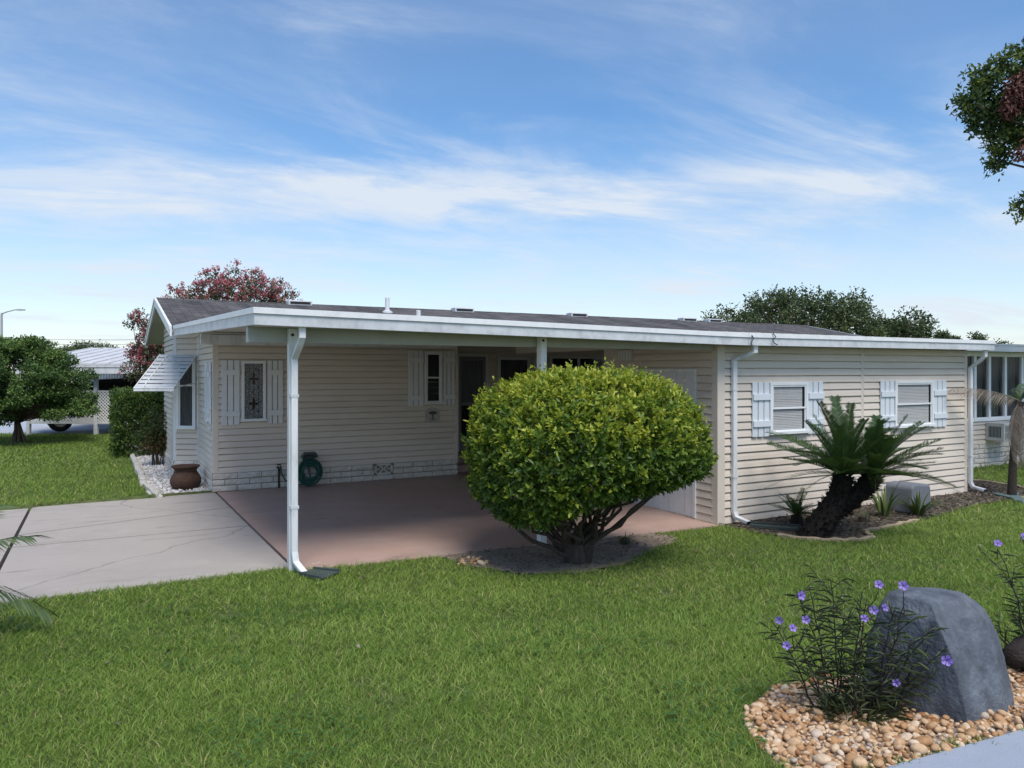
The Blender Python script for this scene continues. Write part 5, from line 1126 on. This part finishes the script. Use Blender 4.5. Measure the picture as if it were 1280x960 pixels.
# low ground plants near the gravel
# --- cycad (sago)
def frond_mesh(name, L, npair, lw, ll, curve, mat, seed, vee=0.55, fwd=0.75, droop=0.0):
    """feather leaf along +x bending down; leaflets both sides in a shallow V"""
    r = np.random.default_rng(seed); V = []; T = []; s_ = np.linspace(0, 1, npair)
    def rach(t): return np.array([L * (t - 0.10 * curve * t * t), 0, L * (0.10 * t - curve * t * t)])
    P = []; A = []; N = []; LL = []
    for t in s_:
        if t < .06: continue
        p = rach(t); dt = unit(rach(min(1, t + .01)) - rach(t - .01)); prof = math.sin(math.pi * min(1, .12 + .9 * t)) ** .55 if t < .9 else .75 - (t - .9) * 3.2
        for sg in (-1, 1):
            a = dt * fwd + np.array([0, sg, 0]) * 1.0 + np.array([0, 0, vee]); a = unit(a + r.normal(size=3) * .05); P.append(p); A.append(a); N.append(np.array([0, 0, 1.0])); LL.append(ll * max(.25, prof) * r.uniform(.9, 1.1))
    n = len(P); P, A, N, LL = np.array(P), np.array(A), np.array(N), np.array(LL)
    Au = unit(A); S = unit(np.cross(Au, N)); U = np.cross(S, Au); dz = np.zeros((n, 3)); dz[:, 2] = -1; Lc = LL[:, None]; W = np.full((n, 1), lw)
    V = np.stack([P - S * W * .3, P + S * W * .3, P + Au * Lc * .6 + S * W * .5 + dz * Lc * droop * .3, P + Au * Lc + dz * Lc * droop, P + Au * Lc * .6 - S * W * .5 + dz * Lc * droop * .3], 1).reshape(-1, 3)
    i = np.arange(n)[:, None] * 5; tri = np.concatenate([i + np.array([[2, 3, 4]])]); quad = i + np.array([[0, 1, 2, 4]])
    tn = np.repeat(r.uniform(.2, .9, n), 5); k = 14; rv = []; 
    for q in range(k + 1):
        t = q / k; p = rach(t); w_ = 0.010 * (1 - t * .8) * (L / 0.9); rv += [p + [0, w_, 0], p + [0, 0, w_ * .9], p + [0, -w_, 0]]
    o_ = len(V); rf = np.array([[o_ + q * 3 + a, o_ + q * 3 + b, o_ + q * 3 + 3 + b, o_ + q * 3 + 3 + a] for q in range(k) for a, b in ((0, 1), (1, 2), (2, 0))])
    me_o = npmesh(name, np.concatenate([V, np.array(rv)]), [tri, np.concatenate([quad, rf])], mat, None, np.concatenate([tn, np.full(len(rv), .55)]))
    return me_o
def crown(T, base, fm, n, elev, az=None, rs=None, scale=(.85, 1.1), name='frond', tilt=None):
    for k in range(n):
        o = fm[k % len(fm)].copy() if fm[k % len(fm)].parent or fm[k % len(fm)].get('used') else fm[k % len(fm)]
        if o is not fm[k % len(fm)]: COL.objects.link(o)
        fm[k % len(fm)]['used'] = 1
        a = (az(k) if az else k * 2.39996) + rs.uniform(-.12, .12); e = elev(k / max(1, n - 1)) + rs.uniform(-.08, .08); s_ = rs.uniform(*scale)
        m_ = Matrix.Rotation(a, 4, 'Z') @ Matrix.Rotation(-e, 4, 'Y') @ Matrix.Rotation(rs.uniform(-.3, .3), 4, 'X')
        if tilt is not None: m_ = tilt @ m_
        o.parent = T; o.matrix_local = Matrix.Translation(base) @ m_ @ Matrix.Diagonal((s_, s_, s_, 1)); 
def clear_used(fm):
    for o in fm:
        if 'used' in o: del o['used']
SX, SYY = 6.42, -1.30; sz0 = float(gh(SX, SYY))
SG = thing('sago_palm', 'large sago palm with two heads on a thick dark leaning trunk', 'sago palm', (SX, SYY, sz0))
rs = random.Random(101); r = np.random.default_rng(101)
ax1 = camrel(0, .34, 0, 0.80); ax2 = camrel(0, .70, -.05, .80)
mb = MB(); trunkpaths = []
p_l = [camrel(0, -.10, 0, -.08), camrel(0, -.02, 0, .08), camrel(0, .12, 0, .28), camrel(0, .26, 0, .50), camrel(0, .32, 0, .68), ax1]
p_r = [camrel(0, .12, 0, .22), camrel(0, .34, -.02, .40), camrel(0, .55, -.04, .60), camrel(0, .66, -.05, .72), ax2]
for pth, rad in ((p_l, [.17, .165, .15, .125, .12, .10]), (p_r, [.09, .105, .11, .105, .085])):
    mb.tube(pth, rad, 14); trunkpaths.append((pth, rad))
for pth, rad in trunkpaths:    # old leaf bases
    for k in range(520):
        t = rs.random() * (len(pth) - 1); i = min(int(t), len(pth) - 2); q = t - i; c = Vector(pth[i]).lerp(Vector(pth[i + 1]), q); rr_ = rad[i] * (1 - q) + rad[i + 1] * q; d = (Vector(pth[i + 1]) - Vector(pth[i])).normalized()
        a = rs.uniform(0, 6.283); s1 = d.orthogonal().normalized(); s2 = d.cross(s1); o_ = s1 * math.cos(a) + s2 * math.sin(a); tn = d.cross(o_)
        b = c + o_ * rr_ * .96; L_ = rs.uniform(.03, .075); tip = b + (o_ * .75 + d * .65 + Vector((rs.gauss(0, .25), rs.gauss(0, .25), rs.gauss(0, .2)))) * L_; wd = rs.uniform(.010, .020)
        mb.add([b + tn * wd, b - tn * wd, b + d * wd * 1.5, tip + tn * wd * .4, tip - tn * wd * .4], [(0, 1, 4, 3), (1, 2, 4), (2, 0, 3), (2, 3, 4)])
mb.build('trunk', MAT['sagotrunk'], SG)
fm = [frond_mesh('frond', 1.0, 84, .0115, .150, c, MAT['sagoleaf'], 200 + i, .42, .85) for i, c in enumerate((.14, .26, .38))]
crown(SG, ax1, fm, 40, lambda t: 1.42 - 1.42 * t ** .8, None, rs, (.86, 1.08)); 
crown(SG, ax2, fm, 32, lambda t: 1.15 - 1.15 * t, lambda k: -YAW + rs.uniform(-2.2, 1.6), rs, (.72, 1.02))
clear_used(fm)
# young cycad
xl, yl = 6.72, -.72
YS = thing('young_cycad', 'small young cycad tuft at the foot of the cream wall', 'cycad', (xl, yl, float(gh(xl, yl))))
MB().lathe([(.0, .16), (.07, .14), (.09, .06), (.07, -.03)], (0, 0, 0), 12).build('trunk', MAT['sagotrunk'], YS)
fm2 = [frond_mesh('frond', .42, 30, .010, .085, c, MAT['sagoleaf'], 220 + i, .5, .8) for i, c in enumerate((.2, .4))]
crown(YS, (0, 0, .12), fm2, 17, lambda t: 1.3 - .95 * t, None, rs, (.65, 1.0)); clear_used(fm2)
# strap-leaved plants
def strap(lab, x, y, n, L, wd, seed, spread=.5, name='strap_leaf_plant'):
    T = thing(name, lab, 'plant', (x, y, float(gh(x, y)))); r = np.random.default_rng(seed); V = []; F = []; tn = []; k = 8
    for i in range(n):
        a = r.uniform(0, 6.283); l_ = L * r.uniform(.6, 1.1); sp = spread * r.uniform(.2, 1.3); b = np.array([math.cos(a) * .05, math.sin(a) * .05, 0]); d = np.array([math.cos(a), math.sin(a), 0]); sd_ = np.array([-d[1], d[0], 0]); o_ = len(V); c_ = r.random()
        for q in range(k + 1):
            t = q / k; p = b + d * l_ * sp * t * (0.5 + t * .7) + np.array([0, 0, l_ * (t - sp * .5 * t * t * t)]); w_ = wd * (1 - t ** 2.2) * (.6 + .4 * min(1, t * 4)) + .001
            V += [p - sd_ * w_ + np.array([0, 0, w_ * .4]), p, p + sd_ * w_ + np.array([0, 0, w_ * .4])]; tn += [c_] * 3
        F += [[o_ + q * 3 + e, o_ + q * 3 + e + 1, o_ + q * 3 + 4 + e, o_ + q * 3 + 3 + e] for q in range(k) for e in (0, 1)]
    npmesh('leaves', np.array(V), [np.array(F)], MAT['strapleaf'], T, np.array(tn)); MB().lathe([(0.0, .10), (.05, .08), (.07, -.04)], (0, 0, 0), 10).build('base', MAT['bark'], T); return T
strap('tall upright strap leaved plant left of the grey utility box', 8.28, -.95, 20, .62, .022, 111, .55)
strap('bushy drooping strap leaved plant in front of the grey utility box', 8.82, -1.12, 60, .44, .014, 112, .85)
strap('small grassy tuft at the edge of the sago bed', 7.75, -1.0, 16, .20, .008, 113, .9)
strap('tiny weed tuft growing in the sandy soil right of the bush', 3.85, -.62, 22, .16, .006, 114, .9, 'weed_tuft')
# thin palm at the right edge
px0, py0 = 11.80, -.86; PR = thing('thin_palm', 'slim leaning palm with hanging dead fronds at the right edge', 'palm', (px0, py0, float(gh(px0, py0))))
tp = camrel(0, .14, 0, 1.62)
mb = MB(); mb.tube([(0, 0, -.1), camrel(0, .0, 0, .1), camrel(0, .02, 0, .7), camrel(0, .07, 0, 1.2), tp], [.085, .072, .055, .050, .058], 12); mb.build('trunk', MAT['palmbark'], PR, smooth=True)
fg = [frond_mesh('frond', 1.25, 46, .016, .34, c, MAT['palmleaf'], 230 + i, .1, 1.0, .5) for i, c in enumerate((.35, .55))]
crown(PR, tp, fg, 8, lambda t: 1.2 - .8 * t, lambda k: -YAW - .9 + k * .31, rs, (.75, 1.0)); clear_used(fg)
fd = [frond_mesh('dead_frond', 1.15, 40, .012, .26, c, MAT['palmdead'], 240 + i, -.3, 1.0, .9) for i, c in enumerate((.25, .8))]
for k, (az, el, s_) in enumerate(((math.pi - YAW - .05, .35, 1.0), (math.pi - YAW + .35, -.75, .75), (math.pi - YAW - .5, -.95, .8), (math.pi - YAW + 1.2, -1.05, .7), (-YAW, -.9, .8), (-YAW - 1.2, -1.1, .75))):
    o = fd[0 if k == 0 else 1]
    if k > 1: o = o.copy(); COL.objects.link(o)
    o.parent = PR; o.matrix_local = Matrix.Translation(tp) @ Matrix.Rotation(az, 4, 'Z') @ Matrix.Rotation(-el, 4, 'Y') @ Matrix.Diagonal((s_, s_, s_, 1))
# palm whose fronds enter at the lower left; stands outside the picture
xl, yl = plan(-4.55, 5.5); PLF = thing('young_palm', 'arching green palm fronds entering at the lower left edge', 'palm', (xl, yl, float(gh(xl, yl))))
MB().tube([(0, 0, -.1), (0, 0, .15), (0.02, 0, .45)], [.10, .09, .06], 10).build('trunk', MAT['bark'], PLF)
fl = [frond_mesh('frond', 1.0, 34, .016, .30, c, MAT['palmleaf'], 250 + i, .15, 1.1, .45) for i, c in enumerate((.35, .55, .2))]
azr = -YAW
for k, (az, el, s_) in enumerate(((azr + .1, .62, 1.0), (azr + .25, .20, .98), (azr - .35, .75, .95), (azr + 1.2, .8, .9), (azr + 2.2, .7, .9), (azr + 3.2, .6, 1.0), (azr - 1.3, .7, .9), (azr - 2.2, .5, .9))):
    o = fl[k % 3]
    if k > 2: o = o.copy(); COL.objects.link(o)
    o.parent = PLF; o.matrix_local = Matrix.Translation((0.02, 0, .42)) @ Matrix.Rotation(az, 4, 'Z') @ Matrix.Rotation(-el, 4, 'Y') @ Matrix.Diagonal((s_, s_, s_, 1))
# --- purple ruellia
petal_mesh = None
def flower_obj():
    V = []; F = []; tn = []
    for k in range(5):
        a0 = k * 2 * math.pi / 5
        for ring in (0,):
            o_ = len(V); pts = [(0.003, 0, 0.0), (0.011, -0.55, .010), (0.022, -.50, .013), (0.025, 0, .011), (0.022, .50, .013), (0.011, .55, .010)]
            for rr_, da, z in pts: V.append((rr_ * math.cos(a0 + da), rr_ * math.sin(a0 + da), z)); tn.append(.5 + .1 * k)
            F.append([o_, o_ + 1, o_ + 2, o_ + 3]); F.append([o_, o_ + 3, o_ + 4, o_ + 5])
    o_ = len(V)
    for k in range(6): V.append((.004 * math.cos(k * 1.047), .004 * math.sin(k * 1.047), .004)); tn.append(.1)
    for k in range(6): V.append((.002 * math.cos(k * 1.047), .002 * math.sin(k * 1.047), -.03)); tn.append(.1)
    F += [[o_ + k, o_ + (k + 1) % 6, o_ + 6 + (k + 1) % 6, o_ + 6 + k] for k in range(6)]
    return npmesh('flower', np.array(V), [np.array(F)], MAT['petal'], None, np.array(tn))
FL = [None]
def ruellia(lab, X0, Y0, stems, flowers, seed, name='flowering_plant'):
    xl, yl = plan(X0, Y0); T = thing(name, lab, 'flowering plant', (xl, yl, float(gh(xl, yl)))); rs = random.Random(seed); r = np.random.default_rng(seed); mb = MB(); P = []; A = []; LL = []; tt = []; tops = []
    for (bx, by, tx_, ty_, h) in stems:
        b = Vector(camrel(0, bx, by, 0.0)); t = Vector(camrel(0, tx_, ty_, h)); pts = []
        for k in range(8):
            q = k / 7; p = b.lerp(t, q ** 1.15); p.z = h * q; p += Vector((rs.gauss(0, .006), rs.gauss(0, .006), 0)); pts.append(p)
        mb.tube(pts, [.0058 * (1 - .6 * k / 7) for k in range(8)], 6); tops.append(pts[-1])
        nn = int(h / .036)
        for k in range(2, nn):
            q = k / nn
            i = min(int(q * 7), 6); c = pts[i].lerp(pts[i + 1], q * 7 - i); a = rs.uniform(0, 6.28)
            if rs.random() < .5:   # side shoot
                e = c + Vector((math.cos(a) * .10, math.sin(a) * .10, .10)) * rs.uniform(.6, 1.5); mb.tube([c, e], [.003, .0015], 5)
                for w_ in range(4): P.append(tuple(c.lerp(e, .4 + .2 * w_))); A.append((math.cos(a + rs.uniform(-1, 1)), math.sin(a + rs.uniform(-1, 1)), rs.uniform(-.1, .9))); LL.append(rs.uniform(.05, .10)); tt.append(rs.random())
            for s_ in (0, math.pi):
                if rs.random() < .80: P.append(tuple(c)); A.append((math.cos(a + s_), math.sin(a + s_), rs.uniform(.0, .8))); LL.append(rs.uniform(.07, .125)); tt.append(rs.random())
    mb.build('stem', MAT['ruelliastem'], T)
    for k in range(170):   # grassy tuft at the foot
        a = rs.uniform(0, 6.28); q = rs.uniform(.02, .22); P.append((q * math.cos(a), q * math.sin(a) * .7, rs.uniform(0, .03))); A.append((math.cos(a) * rs.uniform(.2, 1), math.sin(a) * rs.uniform(.2, 1), rs.uniform(.3, 1.1))); LL.append(rs.uniform(.09, .20)); tt.append(rs.uniform(.2, 1))
    leaves('foliage', np.array(P), np.array(A), np.tile([0, 0, 1.0], (len(P), 1)) + .3 * rdir(len(P)), np.array(LL), .0095, MAT['ruellialeaf'], T, np.array(tt), .2, .25)
    ms = MB()
    for (fx, fy, fz) in flowers:
        if FL[0] is None: FL[0] = flower_obj(); o = FL[0]
        else: o = FL[0].copy(); COL.objects.link(o)
        p = Vector(camrel(0, fx, fy, fz)); n = min(tops, key=lambda q: (q - p).length); tp_ = p - Vector((0, 0, .03)); ms = MB(); ms.tube([n * .999 + Vector((0, 0, -.06)) if (n - p).length < .3 else p + Vector((0, 0, -.2)), p.lerp(n, .3) - Vector((0, 0, .06)), tp_], [.003, .0025, .002], 5); ms.build('flower_stalk', MAT['ruelliastem'], T)
        d = (Vector(camrel(0, rs.uniform(-.6, .6), -1.0, rs.uniform(-.1, .9)))).normalized(); o.parent = T; s_ = rs.uniform(.85, 1.15)
        o.matrix_local = Matrix.Translation(p) @ d.to_track_quat('Z', 'Y').to_matrix().to_4x4() @ Matrix.Diagonal((s_, s_, s_, 1))
    return T
rs = random.Random(121)
st = [(-.20, .05, -.42, .10, .47), (-.16, 0, -.33, 0, .40), (-.12, .05, -.22, .08, .66), (-.10, -.02, -.13, 0, .70), (-.06, .08, -.27, .12, .62), (-.02, 0, .02, -.02, .66), (.02, .05, .08, .05, .60), (.05, -.03, .16, -.08, .58), (.10, -.04, .28, -.18, .50), (.12, -.05, .36, -.22, .44), (.08, -.02, .20, -.12, .62), (-.05, -.05, -.05, -.12, .48), (.0, -.08, .14, -.2, .36), (.10, -.06, .36, -.16, .30), (-.14, -.05, -.30, -.12, .30), (.04, -.1, .05, -.2, .26), (.14, -.02, .34, -.1, .40), (-.08, .03, -.02, .1, .55), (.02, -.06, .22, -.14, .44), (.06, -.08, .30, -.2, .20), (-.03, -.1, -.12, -.22, .22)]
fl_ = [(-.30, .0, .63), (-.41, .0, .50), (-.35, -.02, .46), (-.37, 0, .36), (-.27, 0, .50), (.02, -.05, .52), (.08, -.03, .56), (.14, -.02, .57), (.13, .02, .68), (.20, -.10, .71), (.31, -.30, .40), (.11, -.2, .25)]
ruellia('purple flowered ruellia clump with dark stems in front of the grey boulder', 1.84, 4.02, st, fl_, 121)
st2 = [(0.0, 0, -.26, -.05, .74), (.05, .03, -.05, 0, .66), (.08, 0, -.16, .02, .55), (.1, .05, .02, .05, .78), (.02, -.04, -.22, -.08, .40), (.15, 0, .2, 0, .7), (.12, -.05, .1, -.1, .6), (0.0, .05, -.3, .1, .3)]
ruellia('sparse dark stemmed flowering plant cut by the right edge', 3.22, 4.62, st2, [(-.27, -.05, .77), (-.08, 0, .80), (.05, .05, .82)], 122)

# ------------------------------------------------------------------ far left: neighbour, vehicle, lamp, wires
xl, yl = plan(-13.6, 24.2); NB = thing('neighbouring_house', 'white roofed house with a lattice screened carport beyond the left lawn', 'house', (xl, yl, -0.06), -YAW)
# local x across, y ahead; front posts at y=0
mb = MB(); mb.box((-3.6, 4.6, 0), (8.0, 4.75, 2.3)); mb.build('wall', MAT['siding'], NB)
mb = MB(); mb.prism([(-2.2, -.35, 2.30), (8.2, -.35, 2.30), (8.2, 4.8, 2.95), (-2.6, 4.8, 2.95)], None, (0, 0, .05)); mb.prism([(-2.6, 4.8, 2.95), (8.2, 4.8, 2.95), (8.2, 9.5, 2.2), (-2.2, 9.5, 2.2)], None, (0, 0, .05))
for k in range(21): mb.prism([(-2.2 + k * .5, -.36, 2.352), (-2.16 + k * .5, -.36, 2.352), (-2.56 + k * .52, 4.8, 3.002), (-2.6 + k * .52, 4.8, 3.002)], None, (0, 0, .025))
mb.build('roof', MAT['whiteroof'], NB)
mb = MB(); mb.box((-2.2, -.42, 2.02), (8.2, -.33, 2.22)); mb.box((-2.2, -.44, 2.222), (8.2, -.33, 2.29)); mb.build('fascia', MAT['white'], NB)
for x in (-1.95, .22, 2.6): MB().box((x - .055, -.06, 0), (x + .055, .05, 2.1)).build('carport_post', MAT['white'], NB)
lt = MB(); 
def lat(x0, x1, z0, z1, y=-.02):
    s_ = .105; w_ = .036
    for sg, yy_ in ((1, 0), (-1, -.013)):
        c0 = (x0 - (z1 - z0)) if sg > 0 else x0; c = c0
        while c < x1 + (z1 - z0):
            # diagonal from (c,z0) to (c+sg*H,z1) clipped to the panel
            H = z1 - z0; a, b = (c, z0), (c + sg * H, z1); ts = [0, 1]
            if a[0] != b[0]:
                for xe in (x0, x1): ts.append((xe - a[0]) / (b[0] - a[0]))
            ts = sorted(t for t in ts if 0 <= t <= 1); seg = [t for t in ts if x0 - 1e-6 <= a[0] + (b[0] - a[0]) * t <= x1 + 1e-6]
            if len(seg) >= 2 and seg[-1] - seg[0] > .03:
                p = [(a[0] + (b[0] - a[0]) * t, a[1] + (b[1] - a[1]) * t) for t in (seg[0], seg[-1])]; lt.rtube([(p[0][0], y + yy_, p[0][1]), (p[1][0], y + yy_, p[1][1])], .012, w_, (0, 1, 0))
            c += s_
    for z in (z0, z1): lt.box((x0, y - .02, z - .03), (x1, y + .01, z + .03))
lat(-1.9, .16, .44, 1.45); lat(.28, 2.54, .44, 1.45); lt.build('lattice_screen', MAT['lattice'], NB)
w2 = MB(); w2.box((-2.35, 4.52, 1.30), (-1.25, 4.6, 2.08)); wo_ = w2.build('window', MAT['frame'], NB); w2 = MB()
vs = []
for k in range(41): vs += [(-2.3 + 1.0 * k / 40, 4.505 + .012 * math.sin(k * 1.5), 1.35), (-2.3 + 1.0 * k / 40, 4.505 + .012 * math.sin(k * 1.5), 2.03)]
w2.add(vs, [(2 * k, 2 * k + 2, 2 * k + 3, 2 * k + 1) for k in range(40)]); w2.build('curtain', MAT['blind'], wo_)
w3 = MB(); w3.box((-1.15, 4.53, .9), (.6, 4.598, 2.1)); w3.build('dark_panel', MAT['darkroom'], NB)  # plain dark panel on the back wall, beside the curtained window
# dark off-road vehicle behind the lattice
xl, yl = plan(-14.15, 25.9); VH = thing('parked_truck', 'dark truck parked behind the white lattice screen', 'truck', (xl, yl, 0.06), -YAW + R(34))
bm_ = [(-2.0, .62), (-2.05, 1.05), (-1.9, 1.12), (-.75, 1.18), (-.25, 1.70), (1.2, 1.74), (1.75, 1.66), (1.9, 1.1), (1.95, .62)]
mb = MB(); mb.prism([(x, -.82, z) for x, z in bm_], None, (0, 1.64, 0)); mb.box((-1.9, -.7, .42), (1.85, .7, .62)); mb.build('body', MAT['carpaint'], VH, bevel=.05)
mb = MB()
for s_ in (-.825, .822): mb.prism([(-.62, s_, 1.22), (1.65, s_, 1.2), (1.52, s_, 1.6), (-.28, s_, 1.6)], None, (0, .004, 0))
mb.build('side_window', MAT['darkroom'], VH)
def wheel(x, y):
    T = MB(); pr = [(.20, -.11), (.30, -.115), (.345, -.09), (.36, 0), (.345, .09), (.30, .115), (.20, .11)]
    T.lathe([(r_, z) for r_, z in pr], (0, 0, 0), 26); o = T.build('wheel', MAT['rubber'], VH, smooth=True); o.location = (x, y, .36); o.rotation_euler = (R(90), 0, 0)
    Q = MB(); Q.lathe([(.205, -.10), (.19, -.06), (.07, -.05), (.06, .05), (.19, .06), (.205, .10)], (0, 0, 0), 22); Q.lathe([(0.0, .085), (.06, .08), (.07, .05)], (0, 0, 0), 14)
    for k in range(6):
        a = k * math.pi / 3; Q.obox((.13 * math.cos(a), .13 * math.sin(a), .06), (.14, .05, .03), Matrix.Rotation(a, 3, 'Z'))
    Q.build('rim', MAT['rim'], o)
for x in (-1.25, 1.2):
    for y in (-.74, .74): wheel(x, y)
# street lamp
xl, yl = plan(-27.15, 40); LP = thing('street_lamp', 'thin grey street lamp with a single arm at the left edge', 'street lamp', (xl, yl, -.05), -YAW)
MB().tube([(0, 0, -.1), (0, 0, 5.05), (0.02, 0, 5.18)], [.09, .055, .05], 10).build('pole', MAT['lamp'], LP)
MB().tube([(0, 0, 5.13), (.3, 0, 5.24), (.7, 0, 5.34), (.9, 0, 5.37)], [.035, .03, .026, .024], 8).build('arm', MAT['lamp'], LP)
mb = MB(); mb.lathe([(0, .05), (.10, .03), (.14, -.02), (.12, -.06), (0, -.07)], (0, 0, 0), 14); hd = mb.build('lamp_head', MAT['lamp'], LP, smooth=True); hd.location = (1.02, 0, 5.36); hd.scale = (1.9, .8, .8)
for k, (za, zb, lab) in enumerate(((4.75, 4.0, 'upper thin utility wire over the white roof'), (4.45, 3.75, 'lower thin utility wire over the white roof'))):
    a = plan(-40, 45); b = plan(-14, 42); mb = MB(); pts = []
    for q in range(25):
        t = q / 24; pts.append((a[0] + (b[0] - a[0]) * t, a[1] + (b[1] - a[1]) * t, za + (zb - za) * t - .5 * math.sin(math.pi * t)))
    mb.tube(pts, .012, 5); tag(mb.build('utility_wire', MAT['wire'], None, off=pts[0]), lab, 'wire')

# ------------------------------------------------------------------ grass
def grass():
    r = np.random.default_rng(77); fwd = np.array([SY, CY]); rt = np.array([CY, -SY]); Ps = []; H = []; W = []
    # denser and finer close to the path, coarser further away
    for y0, y1, dens, h, w_ in ((2.9, 4.2, 10500, .040, .0050), (4.2, 5.6, 7400, .042, .0056), (5.6, 7.6, 4600, .044, .0066), (7.6, 10.5, 2600, .046, .0078), (10.5, 16, 900, .06, .012), (16, 26, 420, .07, .018)):
        half = lambda d: d * .72 + .5
        area = (half(y0) + half(y1)) * (y1 - y0); n = int(area * dens); d = np.sqrt(r.uniform(y0 * y0, y1 * y1, n)); a = r.uniform(-1, 1, n) * half(d)
        xy = np.array(CAM[:2]) + d[:, None] * fwd + a[:, None] * rt; Ps.append(xy); H.append(np.full(n, h)); W.append(np.full(n, w_))
    P = np.concatenate(Ps); H = np.concatenate(H); W = np.concatenate(W); x, y = P[:, 0], P[:, 1]
    jx = x + r.normal(size=len(x)) * .02; jy = y + r.normal(size=len(x)) * .02
    drv = [(-9.2, -.075), (0.05, -.085), (0.06, -.235), (5.72, -.30), (5.9, 5.7), (-.55, 5.75), (-.95, 5.60), (-2.6, 5.42), (-9.2, 5.10)]
    bad = inpoly(jx, jy, drv) | inpoly(jx, jy, MULCH) | inpoly(jx, jy, WALK) | inpoly(x, y, GRAVEL) | ((x > 5.7) & (x < 11.65) & (y > -.22) & (y < 6)) | ((x > -.1) & (x < 19) & (y > 2.0) & (y < 12.7) & ((x < 11.6) | (y > 5.5) | (x > 13.35))) | ((x > 13.35) & (y > 1.7))
    bad |= inpoly(x + .05 * snoise(np.stack([x, y, 0 * x], 1), 3.0, 8), y + .07 * snoise(np.stack([x, y, 0 * x], 1), 2.0, 9), PEBBLE)
    soil = inpoly(x + .10 * snoise(np.stack([x, y, 0 * x], 1), 1.5, 18), y + .12 * snoise(np.stack([x, y, 0 * x], 1), 1.5, 19), SOIL); bad |= soil & (r.random(len(x)) > .04)
    # street
    # a few dry leaves dropped on the lawn
    m_ = 24; d = r.uniform(3.4, 9.5, m_); a_ = r.uniform(-.6, .7, m_) * d; xy = np.array(CAM[:2]) + d[:, None] * fwd + a_[:, None] * rt; xy = xy[(xy[:, 1] < -.9) & ~inpoly(xy[:, 0], xy[:, 1], PEBBLE) & ~inpoly(xy[:, 0], xy[:, 1], WALK)]; nn = len(xy)
    tag(leaves('fallen_leaves', np.stack([xy[:, 0], xy[:, 1], gh(xy[:, 0], xy[:, 1]) + .045], 1), rdir(nn) * np.array([1, 1, .3]), np.tile([0, 0, 1.0], (nn, 1)) + .5 * rdir(nn), r.uniform(.03, .07, nn), .028, MAT['chip'], None, r.uniform(.7, 1, nn), .4), kind='stuff')
    dx = x - CAM[0]; dy = y - CAM[1]; ahead = dx * SY + dy * CY; bad |= (ahead > 24.6)
    q3 = np.stack([x, y, 0 * x], 1); patch = snoise(q3, .55, 3); thin = snoise(q3, 2.2, 4)
    bad |= (thin < -.55) & (r.random(len(x)) < .45) & (ahead < 9)
    k = ~bad; x, y, H, W, patch, thin = x[k], y[k], H[k], W[k], patch[k], thin[k]; n = len(x)
    z = gh(x, y); lean = r.normal(size=(n, 2)) * .75 + np.array([.15, .05]); hh = H * r.uniform(.5, 1.35, n) * (1 + .22 * patch); a = r.uniform(0, 6.283, n)
    S = np.stack([np.cos(a), np.sin(a), 0 * a], 1) * (W * r.uniform(.6, 1.3, n))[:, None] * .5; B = np.stack([x, y, z - .006], 1); Lv = np.stack([lean[:, 0], lean[:, 1], 0 * a], 1) * hh[:, None]; up = np.stack([0 * a, 0 * a, hh], 1)
    V = np.stack([B - S, B + S, B + S * .85 + up * .55 + Lv * .35, B - S * .85 + up * .55 + Lv * .35, B + up * .95 + Lv * 1.05], 1).reshape(-1, 3)
    i = np.arange(n)[:, None] * 5; wide = snoise(q3[k], .22, 31); stripe = np.sin((x * .55 + y * .83) * 2 * np.pi / 1.1); t = np.clip(.42 + .13 * patch + .07 * thin + .08 * wide + .035 * stripe + r.normal(size=n) * .20, 0, .9); dry = r.random(n) < .03 + .06 * sstep(thin, .3, -.6) + .16 * sstep(snoise(q3[k], .35, 37), .35, .9); t[dry] = r.uniform(.93, 1, dry.sum())
    # clover and broad weeds in loose patches near the path
    m_ = 5200; d = np.sqrt(r.uniform(3.0 ** 2, 6.5 ** 2, m_)); a_ = r.uniform(-1, 1, m_) * (d * .7 + .3); xy = np.array(CAM[:2]) + d[:, None] * fwd + a_[:, None] * rt
    q4 = np.stack([xy[:, 0], xy[:, 1], 0 * a_], 1); kk = (snoise(q4, .8, 55) > .25) & ~inpoly(xy[:, 0], xy[:, 1], PEBBLE) & ~inpoly(xy[:, 0], xy[:, 1], WALK) & (xy[:, 1] < -.6); xy = xy[kk]; c = np.repeat(xy, 3, 0); nn = len(c)
    ang = np.tile([0, 2.09, 4.19], len(xy)) + np.repeat(r.uniform(0, 6.28, len(xy)), 3); A_ = np.stack([np.cos(ang), np.sin(ang), r.uniform(-.1, .35, nn)], 1)
    tag(leaves('clover', np.stack([c[:, 0], c[:, 1], gh(c[:, 0], c[:, 1]) + np.repeat(r.uniform(.025, .06, len(xy)), 3)], 1), A_, np.tile([0, 0, 1.0], (nn, 1)) + .3 * rdir(nn), r.uniform(.014, .024, nn), .015, MAT['clover'], None, r.random(nn), .1), kind='stuff')
    tag(npmesh('grass', V, [i + np.array([[0, 1, 2, 3]]), i + np.array([[3, 2, 4]])], MAT['grass'], None, np.repeat(t, 5)), kind='stuff')
grass()
